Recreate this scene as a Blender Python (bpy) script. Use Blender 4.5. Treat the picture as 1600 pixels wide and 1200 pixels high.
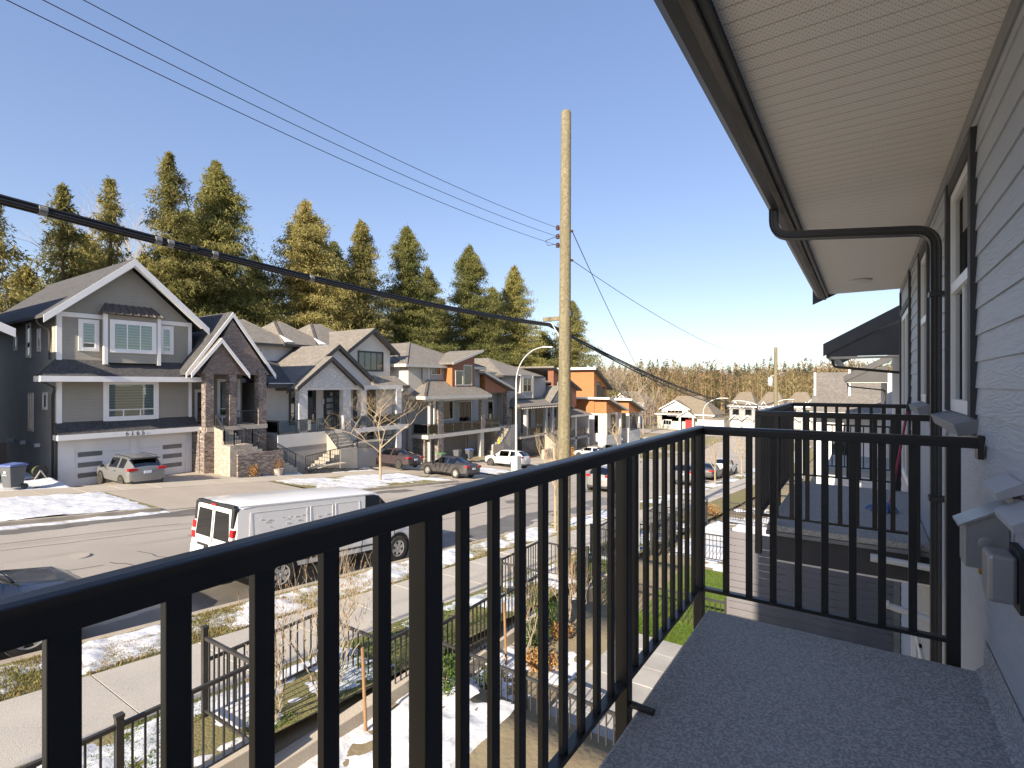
import bpy, bmesh, math, random
import numpy as np
from mathutils import Vector, Matrix
R = math.radians
for o in list(bpy.data.objects): bpy.data.objects.remove(o)
scene = bpy.context.scene
C = scene.collection

# ---------------------------------------------------------------- camera, sky, sun, exposure
YAW = math.atan2(550, 822)                       # street direction (+Y) lies 33.8 degrees right of the lens axis
cam_d = bpy.data.cameras.new('camera'); cam_d.lens = 822/1600*36; cam_d.sensor_width = 36
cam_d.clip_start = 0.05; cam_d.clip_end = 30000
cam = bpy.data.objects.new('camera', cam_d); C.objects.link(cam)
cam.location = (0, 0, 0); cam.rotation_euler = (R(90), 0, YAW)
scene.camera = cam
SUN_EL, SUN_AZ = R(26.5), R(176.0)                 # azimuth from +Y towards +X: sun stands behind, down the street
world = bpy.data.worlds.new('World'); scene.world = world; world.use_nodes = True
wn = world.node_tree; bg = wn.nodes['Background']
sky = wn.nodes.new('ShaderNodeTexSky'); sky.sky_type = 'NISHITA'; sky.sun_disc = False
sky.sun_elevation = SUN_EL; sky.sun_rotation = SUN_AZ; sky.altitude = 50
sky.air_density = 0.9; sky.dust_density = 0.35; sky.ozone_density = 2.0
hs = wn.nodes.new('ShaderNodeHueSaturation'); hs.inputs['Hue'].default_value = .52; hs.inputs['Saturation'].default_value = 1.22
gm = wn.nodes.new('ShaderNodeGamma'); gm.inputs[1].default_value = .57          # one even grade over the whole sky
wn.links.new(sky.outputs[0], hs.inputs['Color']); wn.links.new(hs.outputs[0], gm.inputs[0])
wn.links.new(gm.outputs[0], bg.inputs[0]); bg.inputs[1].default_value = 0.138
sd = bpy.data.lights.new('sun', 'SUN'); sd.energy = 3.6; sd.angle = R(0.5); sd.color = (1.0, 0.88, 0.71)
sun = bpy.data.objects.new('sun', sd); C.objects.link(sun)
sv = Vector((math.sin(SUN_AZ)*math.cos(SUN_EL), math.cos(SUN_AZ)*math.cos(SUN_EL), math.sin(SUN_EL)))
sun.rotation_euler = (-sv).to_track_quat('-Z', 'Y').to_euler()
sun.location = (0, -20, 30)
vs = scene.view_settings
vs.view_transform = 'Standard'; vs.look = 'None'; vs.gamma = 1; vs.use_curve_mapping = False; vs.exposure = 1.5
scene.render.resolution_x, scene.render.resolution_y = 1024, 768
scene.render.engine = 'CYCLES'

# ---------------------------------------------------------------- noise and terrain
def _h(ix, iy, s):
    n = (ix.astype(np.int64)*374761393 + iy.astype(np.int64)*668265263 + s*974711) & 0xffffffff
    n = ((n ^ (n >> 13))*1274126177) & 0xffffffff
    return ((n ^ (n >> 16)) & 0xffff)/65535.0
def vn(x, y, s=0):
    x = np.asarray(x, float); y = np.asarray(y, float)
    ix, iy = np.floor(x), np.floor(y); fx, fy = x-ix, y-iy
    fx = fx*fx*(3-2*fx); fy = fy*fy*(3-2*fy)
    a, b, c, d = _h(ix, iy, s), _h(ix+1, iy, s), _h(ix, iy+1, s), _h(ix+1, iy+1, s)
    return (a*(1-fx)+b*fx)*(1-fy) + (c*(1-fx)+d*fx)*fy
def fbm(x, y, s=0, o=4):
    t, a, n = 0, .5, 0
    for k in range(o): t = t + a*vn(x*2**k, y*2**k, s+k*7); n += a; a *= .5
    return t/n
def g(Y):                                         # the street runs downhill away from the camera, then levels out
    Y = max(Y, -60)
    if Y < 45: return -4.15-.093*Y
    if Y < 100:
        q = Y-45; return -8.335-.093*q+.083*q*q/110
    return -8.335-.093*55+.083*55*55/110-.004*(min(Y, 300)-100)
LOTS = [(-99, 9.3, -4.85), (9.3, 21.8, -5.6), (21.8, 34.2, -6.5), (34.2, 49.0, -7.5), (49.0, 62.5, -8.7), (62.5, 74.5, -9.4), (74.5, 95, -10.0)]
def lot(Y):
    for a, b, z in LOTS:
        if a <= Y < b: return z
    return g(Y)
def yard(Y):
    if Y > 58: return g(Y)-.1
    return -5.25-.42*math.floor((Y-6.7)/4.93) if Y > 1.77 else -4.83
def ss(a, b, x):
    t = min(1, max(0, (x-a)/(b-a))); return t*t*(3-2*t)

# ---------------------------------------------------------------- materials
M = {}
def nodes(name):
    m = bpy.data.materials.new(name); m.use_nodes = True; nt = m.node_tree
    return m, nt, nt.nodes['Principled BSDF']
def N(nt, t, **kw):
    n = nt.nodes.new(t)
    for k, v in kw.items(): setattr(n, k, v)
    return n
def math_n(nt, op, a, b=None):
    n = N(nt, 'ShaderNodeMath', operation=op)
    for i, v in enumerate((a, b)):
        if v is None: continue
        if isinstance(v, (int, float)): n.inputs[i].default_value = v
        else: nt.links.new(v, n.inputs[i])
    return n.outputs[0]
def mat(name, col, rough=.6, var=.12, scale=3., col2=None, bump=0., bscale=40., metal=0., spec=.5, lap=0., lapstr=.6, courses=0., speck=None, stretch=None):
    """base colour broken up by two noises; lap = siding course height (relief); courses = shingle course height"""
    m, nt, b = nodes(name); L = nt.links
    tc = N(nt, 'ShaderNodeTexCoord'); co = tc.outputs['Object']
    if stretch:
        mp = N(nt, 'ShaderNodeMapping'); mp.inputs['Scale'].default_value = stretch; L.new(co, mp.inputs[0]); cs = mp.outputs[0]
    else: cs = co
    n1 = N(nt, 'ShaderNodeTexNoise'); n1.inputs['Scale'].default_value = scale; n1.inputs['Detail'].default_value = 6; L.new(cs, n1.inputs[0])
    ramp = N(nt, 'ShaderNodeMapRange'); ramp.inputs['From Min'].default_value = .3; ramp.inputs['From Max'].default_value = .7; L.new(n1.outputs[0], ramp.inputs[0])
    mix = N(nt, 'ShaderNodeMix', data_type='RGBA'); L.new(ramp.outputs[0], mix.inputs[0])
    c = Vector(col)
    c2 = Vector(col2) if col2 else c*(1+var)
    c1 = c if col2 else c*(1-var)
    mix.inputs[6].default_value = (*c1, 1); mix.inputs[7].default_value = (*c2, 1)
    out = mix.outputs[2]
    if speck:
        n3 = N(nt, 'ShaderNodeTexNoise'); n3.inputs['Scale'].default_value = speck[0]; n3.inputs['Detail'].default_value = 2; L.new(co, n3.inputs[0])
        r3 = N(nt, 'ShaderNodeMapRange'); r3.inputs['From Min'].default_value = .42; r3.inputs['From Max'].default_value = .62; L.new(n3.outputs[0], r3.inputs[0])
        mx = N(nt, 'ShaderNodeMix', data_type='RGBA'); L.new(r3.outputs[0], mx.inputs[0]); L.new(out, mx.inputs[6]); mx.inputs[7].default_value = (*speck[1], 1); out = mx.outputs[2]
    L.new(out, b.inputs['Base Color'])
    b.inputs['Roughness'].default_value = rough; b.inputs['Metallic'].default_value = metal; b.inputs['Specular IOR Level'].default_value = spec
    nrm = None
    if bump:
        n2 = N(nt, 'ShaderNodeTexNoise'); n2.inputs['Scale'].default_value = bscale; n2.inputs['Detail'].default_value = 5; L.new(cs, n2.inputs[0])
        bp = N(nt, 'ShaderNodeBump'); bp.inputs['Strength'].default_value = bump; bp.inputs['Distance'].default_value = .02; L.new(n2.outputs[0], bp.inputs['Height']); nrm = bp.outputs[0]
    step = lap or courses
    if step:
        sx = N(nt, 'ShaderNodeSeparateXYZ'); L.new(co, sx.inputs[0])
        f = math_n(nt, 'FRACT', math_n(nt, 'DIVIDE', sx.outputs[2], step)); f = math_n(nt, 'SUBTRACT', 1.0, f)
        bp = N(nt, 'ShaderNodeBump'); bp.inputs['Strength'].default_value = lapstr; bp.inputs['Distance'].default_value = .07 if lap else .02; L.new(f, bp.inputs['Height'])
        if nrm: L.new(nrm, bp.inputs['Normal'])
        nrm = bp.outputs[0]
    if nrm: L.new(nrm, b.inputs['Normal'])
    M[name] = m; return m
def stone_mat(name, ca, cb, mortar, sc=(3.2, 3.2, 9.)):
    m, nt, b = nodes(name); L = nt.links
    tc = N(nt, 'ShaderNodeTexCoord'); mp = N(nt, 'ShaderNodeMapping'); mp.inputs['Scale'].default_value = sc; L.new(tc.outputs['Object'], mp.inputs[0])
    v = N(nt, 'ShaderNodeTexVoronoi'); v.inputs['Scale'].default_value = 1.; L.new(mp.outputs[0], v.inputs[0])
    e = N(nt, 'ShaderNodeTexVoronoi', feature='DISTANCE_TO_EDGE'); e.inputs['Scale'].default_value = 1.; L.new(mp.outputs[0], e.inputs[0])
    sp = N(nt, 'ShaderNodeSeparateColor'); L.new(v.outputs['Color'], sp.inputs[0])
    mx = N(nt, 'ShaderNodeMix', data_type='RGBA'); L.new(sp.outputs[0], mx.inputs[0]); mx.inputs[6].default_value = (*ca, 1); mx.inputs[7].default_value = (*cb, 1)
    r = N(nt, 'ShaderNodeMapRange'); r.inputs['From Max'].default_value = .08; L.new(e.outputs['Distance'], r.inputs[0])
    m2 = N(nt, 'ShaderNodeMix', data_type='RGBA'); L.new(r.outputs[0], m2.inputs[0]); m2.inputs[6].default_value = (*mortar, 1); L.new(mx.outputs[2], m2.inputs[7])
    L.new(m2.outputs[2], b.inputs['Base Color']); b.inputs['Roughness'].default_value = .85
    h = math_n(nt, 'ADD', math_n(nt, 'MULTIPLY', r.outputs[0], .6), math_n(nt, 'MULTIPLY', sp.outputs[1], .8))
    bp = N(nt, 'ShaderNodeBump'); bp.inputs['Strength'].default_value = .8; bp.inputs['Distance'].default_value = .04; L.new(h, bp.inputs['Height']); L.new(bp.outputs[0], b.inputs['Normal'])
    M[name] = m; return m
def glass_mat(name, tint=(.55, .62, .62), fac=.35, rough=.02):
    m, nt, b = nodes(name); L = nt.links; nt.nodes.remove(b)
    tr = N(nt, 'ShaderNodeBsdfTransparent'); tr.inputs[0].default_value = (*tint, 1)
    gl = N(nt, 'ShaderNodeBsdfGlossy'); gl.inputs['Roughness'].default_value = rough
    lw = N(nt, 'ShaderNodeFresnel'); lw.inputs[0].default_value = 1.5
    f = math_n(nt, 'ADD', lw.outputs[0], fac); f = math_n(nt, 'MINIMUM', f, 1.0)
    mx = N(nt, 'ShaderNodeMixShader'); L.new(f, mx.inputs[0]); L.new(tr.outputs[0], mx.inputs[1]); L.new(gl.outputs[0], mx.inputs[2])
    L.new(mx.outputs[0], nt.nodes['Material Output'].inputs[0]); M[name] = m; return m
def blind_mat(name, c1, c2, step):
    m, nt, b = nodes(name); L = nt.links
    tc = N(nt, 'ShaderNodeTexCoord'); sx = N(nt, 'ShaderNodeSeparateXYZ'); L.new(tc.outputs['Object'], sx.inputs[0])
    f = math_n(nt, 'FRACT', math_n(nt, 'DIVIDE', sx.outputs[2], step)); f = math_n(nt, 'GREATER_THAN', f, .45)
    mx = N(nt, 'ShaderNodeMix', data_type='RGBA'); L.new(f, mx.inputs[0]); mx.inputs[6].default_value = (*c1, 1); mx.inputs[7].default_value = (*c2, 1)
    L.new(mx.outputs[2], b.inputs['Base Color']); b.inputs['Roughness'].default_value = .8; M[name] = m; return m
def foliage_mat(name, ca, cb, scale=.5, trans=.25):
    m, nt, b = nodes(name); L = nt.links
    tc = N(nt, 'ShaderNodeTexCoord'); oi = N(nt, 'ShaderNodeObjectInfo')
    n1 = N(nt, 'ShaderNodeTexNoise'); n1.inputs['Scale'].default_value = scale; n1.inputs['Detail'].default_value = 8; n1.inputs['Roughness'].default_value = .75; L.new(tc.outputs['Object'], n1.inputs[0])
    f = math_n(nt, 'ADD', n1.outputs[0], math_n(nt, 'MULTIPLY', math_n(nt, 'SUBTRACT', oi.outputs['Random'], .5), .22))
    r = N(nt, 'ShaderNodeMapRange'); r.inputs['From Min'].default_value = .33; r.inputs['From Max'].default_value = .68; L.new(f, r.inputs[0])
    mx = N(nt, 'ShaderNodeMix', data_type='RGBA'); L.new(r.outputs[0], mx.inputs[0]); mx.inputs[6].default_value = (*ca, 1); mx.inputs[7].default_value = (*cb, 1)
    L.new(mx.outputs[2], b.inputs['Base Color']); b.inputs['Roughness'].default_value = .75; b.inputs['Specular IOR Level'].default_value = .2
    tl = N(nt, 'ShaderNodeBsdfTranslucent'); L.new(mx.outputs[2], tl.inputs[0])
    ms = N(nt, 'ShaderNodeMixShader'); ms.inputs[0].default_value = trans; L.new(b.outputs[0], ms.inputs[1]); L.new(tl.outputs[0], ms.inputs[2])
    L.new(ms.outputs[0], nt.nodes['Material Output'].inputs[0]); M[name] = m; return m

# our building
def plank_mat(name, col):                          # fibre-cement lap board with embossed wood grain
    m, nt, b = nodes(name); L = nt.links
    tc = N(nt, 'ShaderNodeTexCoord'); oi = N(nt, 'ShaderNodeObjectInfo')
    add = N(nt, 'ShaderNodeVectorMath', operation='ADD'); L.new(tc.outputs['Object'], add.inputs[0])
    cx = N(nt, 'ShaderNodeCombineXYZ'); L.new(math_n(nt, 'MULTIPLY', oi.outputs['Random'], 40.), cx.inputs[1]); L.new(cx.outputs[0], add.inputs[1])
    mp = N(nt, 'ShaderNodeMapping'); mp.inputs['Scale'].default_value = (1, .9, 8.); L.new(add.outputs[0], mp.inputs[0])
    n0 = N(nt, 'ShaderNodeTexNoise'); n0.inputs['Scale'].default_value = 1.5; n0.inputs['Detail'].default_value = 2; L.new(mp.outputs[0], n0.inputs[0])
    w = math_n(nt, 'SINE', math_n(nt, 'MULTIPLY', n0.outputs[0], 75.))
    n1 = N(nt, 'ShaderNodeTexNoise'); n1.inputs['Scale'].default_value = 2.; n1.inputs['Detail'].default_value = 5; L.new(tc.outputs['Object'], n1.inputs[0])
    mx = N(nt, 'ShaderNodeMix', data_type='RGBA'); L.new(n1.outputs[0], mx.inputs[0]); c = Vector(col)
    mx.inputs[6].default_value = (*(c*.88), 1); mx.inputs[7].default_value = (*(c*1.12), 1)
    L.new(mx.outputs[2], b.inputs['Base Color']); b.inputs['Roughness'].default_value = .55
    bp = N(nt, 'ShaderNodeBump'); bp.inputs['Strength'].default_value = .35; bp.inputs['Distance'].default_value = .0025; L.new(w, bp.inputs['Height']); L.new(bp.outputs[0], b.inputs['Normal'])
    M[name] = m
plank_mat('plank', (.42, .44, .465))
mat('trim_dark', (.05, .05, .054), .6, .15, 6., bump=.3, bscale=150)
mat('trim_grey', (.26, .26, .265), .6, .1, 6., bump=.35, bscale=180)
mat('vinyl_white', (.82, .81, .79), .4, .05, 2.)
mat('gutter_dark', (.05, .049, .049), .45, .12, 3.)
mat('wood_fascia', (.13, .12, .108), .8, .3, 5., bump=.5, bscale=60, stretch=(4, .4, 4))
mat('black_metal', (.026, .024, .022), .36, .2, 4., bump=.04, bscale=220)
mat('dull_metal', (.04, .037, .034), .45, .3, 5.)
mat('membrane', (.33, .32, .30), .75, .16, .9, speck=(105., (.58, .56, .53)), bump=.3, bscale=220)
mat('pvc', (.68, .68, .66), .35, .05, 3.)
mat('steel', (.40, .39, .38), .35, .12, 5., metal=.4)
mat('cap_white', (.46, .46, .47), .5, .06, 4.)
mat('brass', (.55, .36, .08), .3, .1, 5., metal=.9)
mat('slat_paint', (.15, .14, .15), .6, .12, 3.)
mat('pole_wood', (.22, .19, .115), .85, .22, 3., bump=.5, bscale=30, stretch=(5, 5, .35), speck=(14., (.17, .14, .085)))
mat('galv', (.55, .56, .56), .4, .08, 3., metal=.3)
mat('cable', (.018, .018, .02), .5, .2, 8.)
mat('cable_band', (.22, .22, .21), .4, .1, 8.)
# ground
mat('road', (.44, .385, .32), .9, .2, .22, speck=(55., (.35, .31, .26)), bump=.35, bscale=70)
mat('road_patch', (.36, .31, .25), .9, .15, .6, speck=(60., (.29, .25, .2)), bump=.35, bscale=80)
mat('wet_road', (.17, .155, .135), .45, .2, 1.5, bump=.2, bscale=60)
mat('tyre_wear', (.40, .352, .292), .9, .15, .8, speck=(60., (.33, .29, .24)), bump=.3, bscale=70)
mat('crack', (.05, .046, .042), .95, .3, 2.)
mat('concrete', (.52, .45, .36), .85, .1, .8, speck=(40., (.45, .39, .31)), bump=.2, bscale=60)
mat('concrete_worn', (.44, .39, .32), .88, .14, 1.2, speck=(90., (.56, .52, .46)), bump=.3, bscale=90)
mat('kerb', (.42, .36, .28), .85, .2, 1.5, bump=.2, bscale=40)
mat('drive', (.46, .39, .31), .9, .12, .6, speck=(45., (.40, .34, .27)), bump=.2, bscale=60)
mat('paver', (.38, .36, .33), .85, .15, 2., bump=.3, bscale=60)
mat('soil', (.22, .17, .105), .95, .3, 1.5, col2=(.30, .25, .15), bump=.6, bscale=14)
mat('turf', (.24, .19, .085), .95, .3, 1.3, col2=(.19, .185, .065), bump=.8, bscale=30)
mat('lawn', (.10, .15, .02), .95, .3, 1.5, col2=(.15, .19, .035), bump=.6, bscale=40)
mat('meadow', (.15, .115, .06), .95, .3, .05, col2=(.10, .10, .04))
mat('snow', (.66, .66, .67), .6, .1, 3., speck=(22., (.78, .78, .80)), bump=1., bscale=6)
foliage_mat('blade', (.19, .19, .06), (.38, .29, .13), 1.5, .3)
foliage_mat('blade_green', (.09, .16, .02), (.17, .22, .04), 1.5, .3)
foliage_mat('cedar', (.15, .16, .055), (.38, .34, .115), .28, .45)
foliage_mat('cedar_gold', (.18, .175, .062), (.44, .37, .135), .28, .45)
foliage_mat('cedar_dark', (.12, .135, .055), (.30, .275, .10), .28, .4)
foliage_mat('shrub_leaf', (.05, .10, .015), (.13, .19, .03), 3., .3)
foliage_mat('dead_leaf', (.30, .15, .05), (.42, .25, .10), 3., .2)
foliage_mat('wood_brown', (.20, .135, .075), (.36, .25, .145), .02, .1)
foliage_mat('wood_gold', (.19, .155, .07), (.34, .275, .14), .03, .1)
foliage_mat('far_green', (.08, .09, .045), (.17, .165, .07), .03, .1)
mat('bark', (.14, .105, .075), .9, .3, 4., bump=.5, bscale=20)
mat('twig', (.36, .275, .17), .8, .2, 4.)
mat('twig_grey', (.30, .25, .19), .8, .2, 4.)
mat('stake', (.27, .155, .075), .8, .2, 5., stretch=(5, 5, .5))
mat('mountain', (.62, .68, .78), .9, .12, .002, col2=(.80, .84, .9))  # snow with blue distance haze mixed into the colour
# houses
mat('taupe_lap', (.33, .30, .245), .7, .06, .8, lap=.17, lapstr=.7)
mat('taupe_lap_side', (.36, .33, .28), .7, .08, .8, lap=.15, lapstr=.9)
mat('grey_lap', (.36, .345, .32), .7, .06, .8, lap=.16, lapstr=.8)
mat('beige_lap', (.50, .46, .38), .7, .06, .8, lap=.16, lapstr=.6)
mat('white_lap', (.72, .70, .68), .7, .05, .8, lap=.16, lapstr=.5)
mat('bluegrey_panel', (.30, .295, .29), .7, .06, .8)
mat('trim_white', (.80, .78, .76), .5, .04, 1.5)
mat('trim_cream', (.55, .51, .44), .5, .05, 1.5)
mat('charcoal', (.045, .042, .041), .55, .15, 2.)
mat('shingle_dark', (.06, .058, .06), .9, .2, 1.2, courses=.075, lapstr=.5, speck=(7., (.09, .086, .084)), bump=.4, bscale=40)
mat('shingle_grey', (.22, .195, .165), .9, .15, 1.2, courses=.075, lapstr=.5, speck=(6., (.155, .14, .12)), bump=.4, bscale=40)
mat('shingle_brown', (.22, .18, .13), .9, .15, 1.2, courses=.1, lapstr=.4, speck=(5., (.17, .14, .10)), bump=.3, bscale=30)
stone_mat('ledge_stone', (.16, .125, .11), (.36, .295, .255), (.08, .066, .06))
stone_mat('river_stone', (.16, .13, .105), (.36, .31, .27), (.07, .06, .05), (5, 5, 7))
stone_mat('white_brick', (.58, .56, .53), (.72, .70, .68), (.45, .43, .41), (4, 4, 11))
stone_mat('brown_brick', (.20, .155, .135), (.29, .23, .20), (.16, .13, .115), (3.5, 3.5, 12))
stone_mat('dark_block', (.07, .068, .062), (.16, .15, .135), (.03, .03, .028), (4, 4, 8))
stone_mat('pale_brick', (.40, .33, .26), (.52, .45, .37), (.36, .31, .26), (4, 4, 11))
mat('stucco_white', (.66, .62, .56), .85, .05, 1., bump=.15, bscale=60)
mat('stucco_grey', (.36, .34, .31), .85, .07, 1., bump=.15, bscale=60)
mat('cedar_clad', (.36, .145, .045), .6, .22, 1.5, stretch=(1, 1, 9), lap=.14, lapstr=.4)
mat('rust_panel', (.23, .088, .045), .6, .1, 1.5)
mat('metal_roof', (.16, .135, .12), .4, .1, 3., metal=.3)
mat('garage_white', (.80, .79, .78), .5, .04, 1.5)
mat('garage_taupe', (.19, .175, .15), .6, .05, 1.5)
mat('grey_pane', (.16, .165, .165), .25, .1, 3.)
mat('door_dark', (.018, .016, .016), .4, .2, 3.)
mat('door_red', (.55, .03, .03), .4, .1, 3.)
mat('room_dark', (.03, .03, .032), .9, .2, 2.)
mat('curtain', (.45, .46, .44), .9, .1, 3.)
mat('step_stone', (.40, .36, .30), .85, .1, 2., bump=.2, bscale=50)
blind_mat('zebra_blind', (.56, .60, .58), (.33, .36, .35), .16)
blind_mat('fine_blind', (.50, .53, .52), (.42, .45, .44), .05)
glass_mat('glass', (.75, .82, .80), .12)
glass_mat('glass_dark', (.30, .33, .34), .07)
glass_mat('glass_rail', (.62, .70, .70), .06)
# vehicles and small things
def paint(name, col, dirt=(.30, .26, .20), dk=.25, metal=0., rough=.3):
    m, nt, b = nodes(name); L = nt.links
    tc = N(nt, 'ShaderNodeTexCoord'); sx = N(nt, 'ShaderNodeSeparateXYZ'); L.new(tc.outputs['Object'], sx.inputs[0])
    n1 = N(nt, 'ShaderNodeTexNoise'); n1.inputs['Scale'].default_value = 3.5; n1.inputs['Detail'].default_value = 6; L.new(tc.outputs['Object'], n1.inputs[0])
    h = N(nt, 'ShaderNodeMapRange'); h.inputs['From Min'].default_value = 1.1; h.inputs['From Max'].default_value = .25; L.new(sx.outputs[2], h.inputs[0])
    f = math_n(nt, 'MULTIPLY', h.outputs[0], math_n(nt, 'MULTIPLY', n1.outputs[0], dk*4)); f = math_n(nt, 'ADD', f, math_n(nt, 'MULTIPLY', n1.outputs[0], dk*.35)); f = math_n(nt, 'MINIMUM', f, .9)
    mx = N(nt, 'ShaderNodeMix', data_type='RGBA'); L.new(f, mx.inputs[0]); mx.inputs[6].default_value = (*col, 1); mx.inputs[7].default_value = (*dirt, 1)
    L.new(mx.outputs[2], b.inputs['Base Color']); b.inputs['Metallic'].default_value = metal; b.inputs['Coat Weight'].default_value = .5; b.inputs['Coat Roughness'].default_value = .12
    L.new(math_n(nt, 'ADD', math_n(nt, 'MULTIPLY', f, .5), rough), b.inputs['Roughness']); M[name] = m
paint('paint_van', (.84, .82, .79), (.55, .50, .44), .09)
paint('paint_silver', (.25, .25, .25), (.24, .215, .185), .22, .4)
paint('paint_black', (.03, .028, .03), (.13, .11, .095), .22)
paint('paint_maroon', (.05, .034, .037), (.12, .095, .085), .08)
paint('paint_white', (.70, .70, .69), (.32, .29, .25), .3)
paint('paint_navy', (.10, .115, .14), (.16, .15, .14), .08, .6, .2)
paint('paint_slate', (.10, .105, .115), (.2, .17, .14), .2)
mat('tyre', (.022, .021, .02), .85, .3, 6., col2=(.07, .062, .05))
mat('rim', (.52, .50, .46), .45, .12, 6., metal=.1)
mat('rim_dark', (.10, .095, .09), .45, .15, 6., metal=.4)
mat('arch', (.012, .012, .012), .9, .1, 3.)
mat('plastic_black', (.022, .022, .023), .55, .2, 4.)
mat('tail_red', (.42, .012, .015), .2, .2, 8.)
mat('tail_clear', (.75, .62, .58), .2, .1, 8.)
mat('lamp_clear', (.6, .62, .64), .1, .1, 8., metal=.3)
mat('plate', (.62, .66, .74), .4, .08, 20.)
mat('scuff', (.52, .48, .44), .8, .3, 20.)
glass_mat('car_glass', (.20, .24, .24), .12)
mat('car_inside', (.02, .02, .022), .9, .2, 3.)
mat('bin_grey', (.10, .105, .11), .6, .1, 3.)
mat('bin_blue', (.10, .14, .33), .5, .1, 3.)
mat('bin_green', (.10, .22, .07), .5, .1, 3.)
mat('ink_white', (.7, .7, .7), .6, .02, 3.)
mat('ink_black', (.02, .02, .02), .6, .02, 3.)
mat('hose_lime', (.42, .50, .06), .5, .1, 5.)
mat('terracotta', (.30, .16, .09), .8, .15, 4.)
mat('mop_red', (.38, .02, .05), .35, .1, 5.)
mat('mop_blue', (.16, .28, .52), .9, .35, 30.)
mat('lamp_lens', (.72, .70, .64), .4, .03, 3.)
mat('insulator', (.09, .045, .035), .3, .2, 8.)
mat('yellow', (.65, .48, .03), .6, .1, 4.)
def soffit_mat():
    m, nt, b = nodes('soffit'); L = nt.links
    tc = N(nt, 'ShaderNodeTexCoord'); sx = N(nt, 'ShaderNodeSeparateXYZ'); L.new(tc.outputs['Object'], sx.inputs[0])
    rowi = math_n(nt, 'MULTIPLY', math_n(nt, 'FRACT', math_n(nt, 'MULTIPLY', math_n(nt, 'FLOOR', math_n(nt, 'DIVIDE', sx.outputs[1], .01633)), .5)), 1.)
    fx = math_n(nt, 'SUBTRACT', math_n(nt, 'FRACT', math_n(nt, 'ADD', math_n(nt, 'DIVIDE', sx.outputs[0], .022), rowi)), .5)
    fy = math_n(nt, 'SUBTRACT', math_n(nt, 'FRACT', math_n(nt, 'DIVIDE', sx.outputs[1], .01633)), .5)
    d = math_n(nt, 'SQRT', math_n(nt, 'ADD', math_n(nt, 'MULTIPLY', fx, fx), math_n(nt, 'MULTIPLY', fy, fy)))
    f = math_n(nt, 'LESS_THAN', d, .16)
    n1 = N(nt, 'ShaderNodeTexNoise'); n1.inputs['Scale'].default_value = 1.2; n1.inputs['Detail'].default_value = 4; L.new(tc.outputs['Object'], n1.inputs[0])
    m0 = N(nt, 'ShaderNodeMix', data_type='RGBA'); L.new(n1.outputs[0], m0.inputs[0]); m0.inputs[6].default_value = (.86, .81, .74, 1); m0.inputs[7].default_value = (.90, .85, .78, 1)
    mx = N(nt, 'ShaderNodeMix', data_type='RGBA'); L.new(f, mx.inputs[0]); L.new(m0.outputs[2], mx.inputs[6]); mx.inputs[7].default_value = (.42, .39, .35, 1)
    L.new(mx.outputs[2], b.inputs['Base Color']); b.inputs['Roughness'].default_value = .5; M['soffit'] = m
soffit_mat()
mat('soffit_plain', (.88, .83, .76), .5, .05, 1.2)

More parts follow.
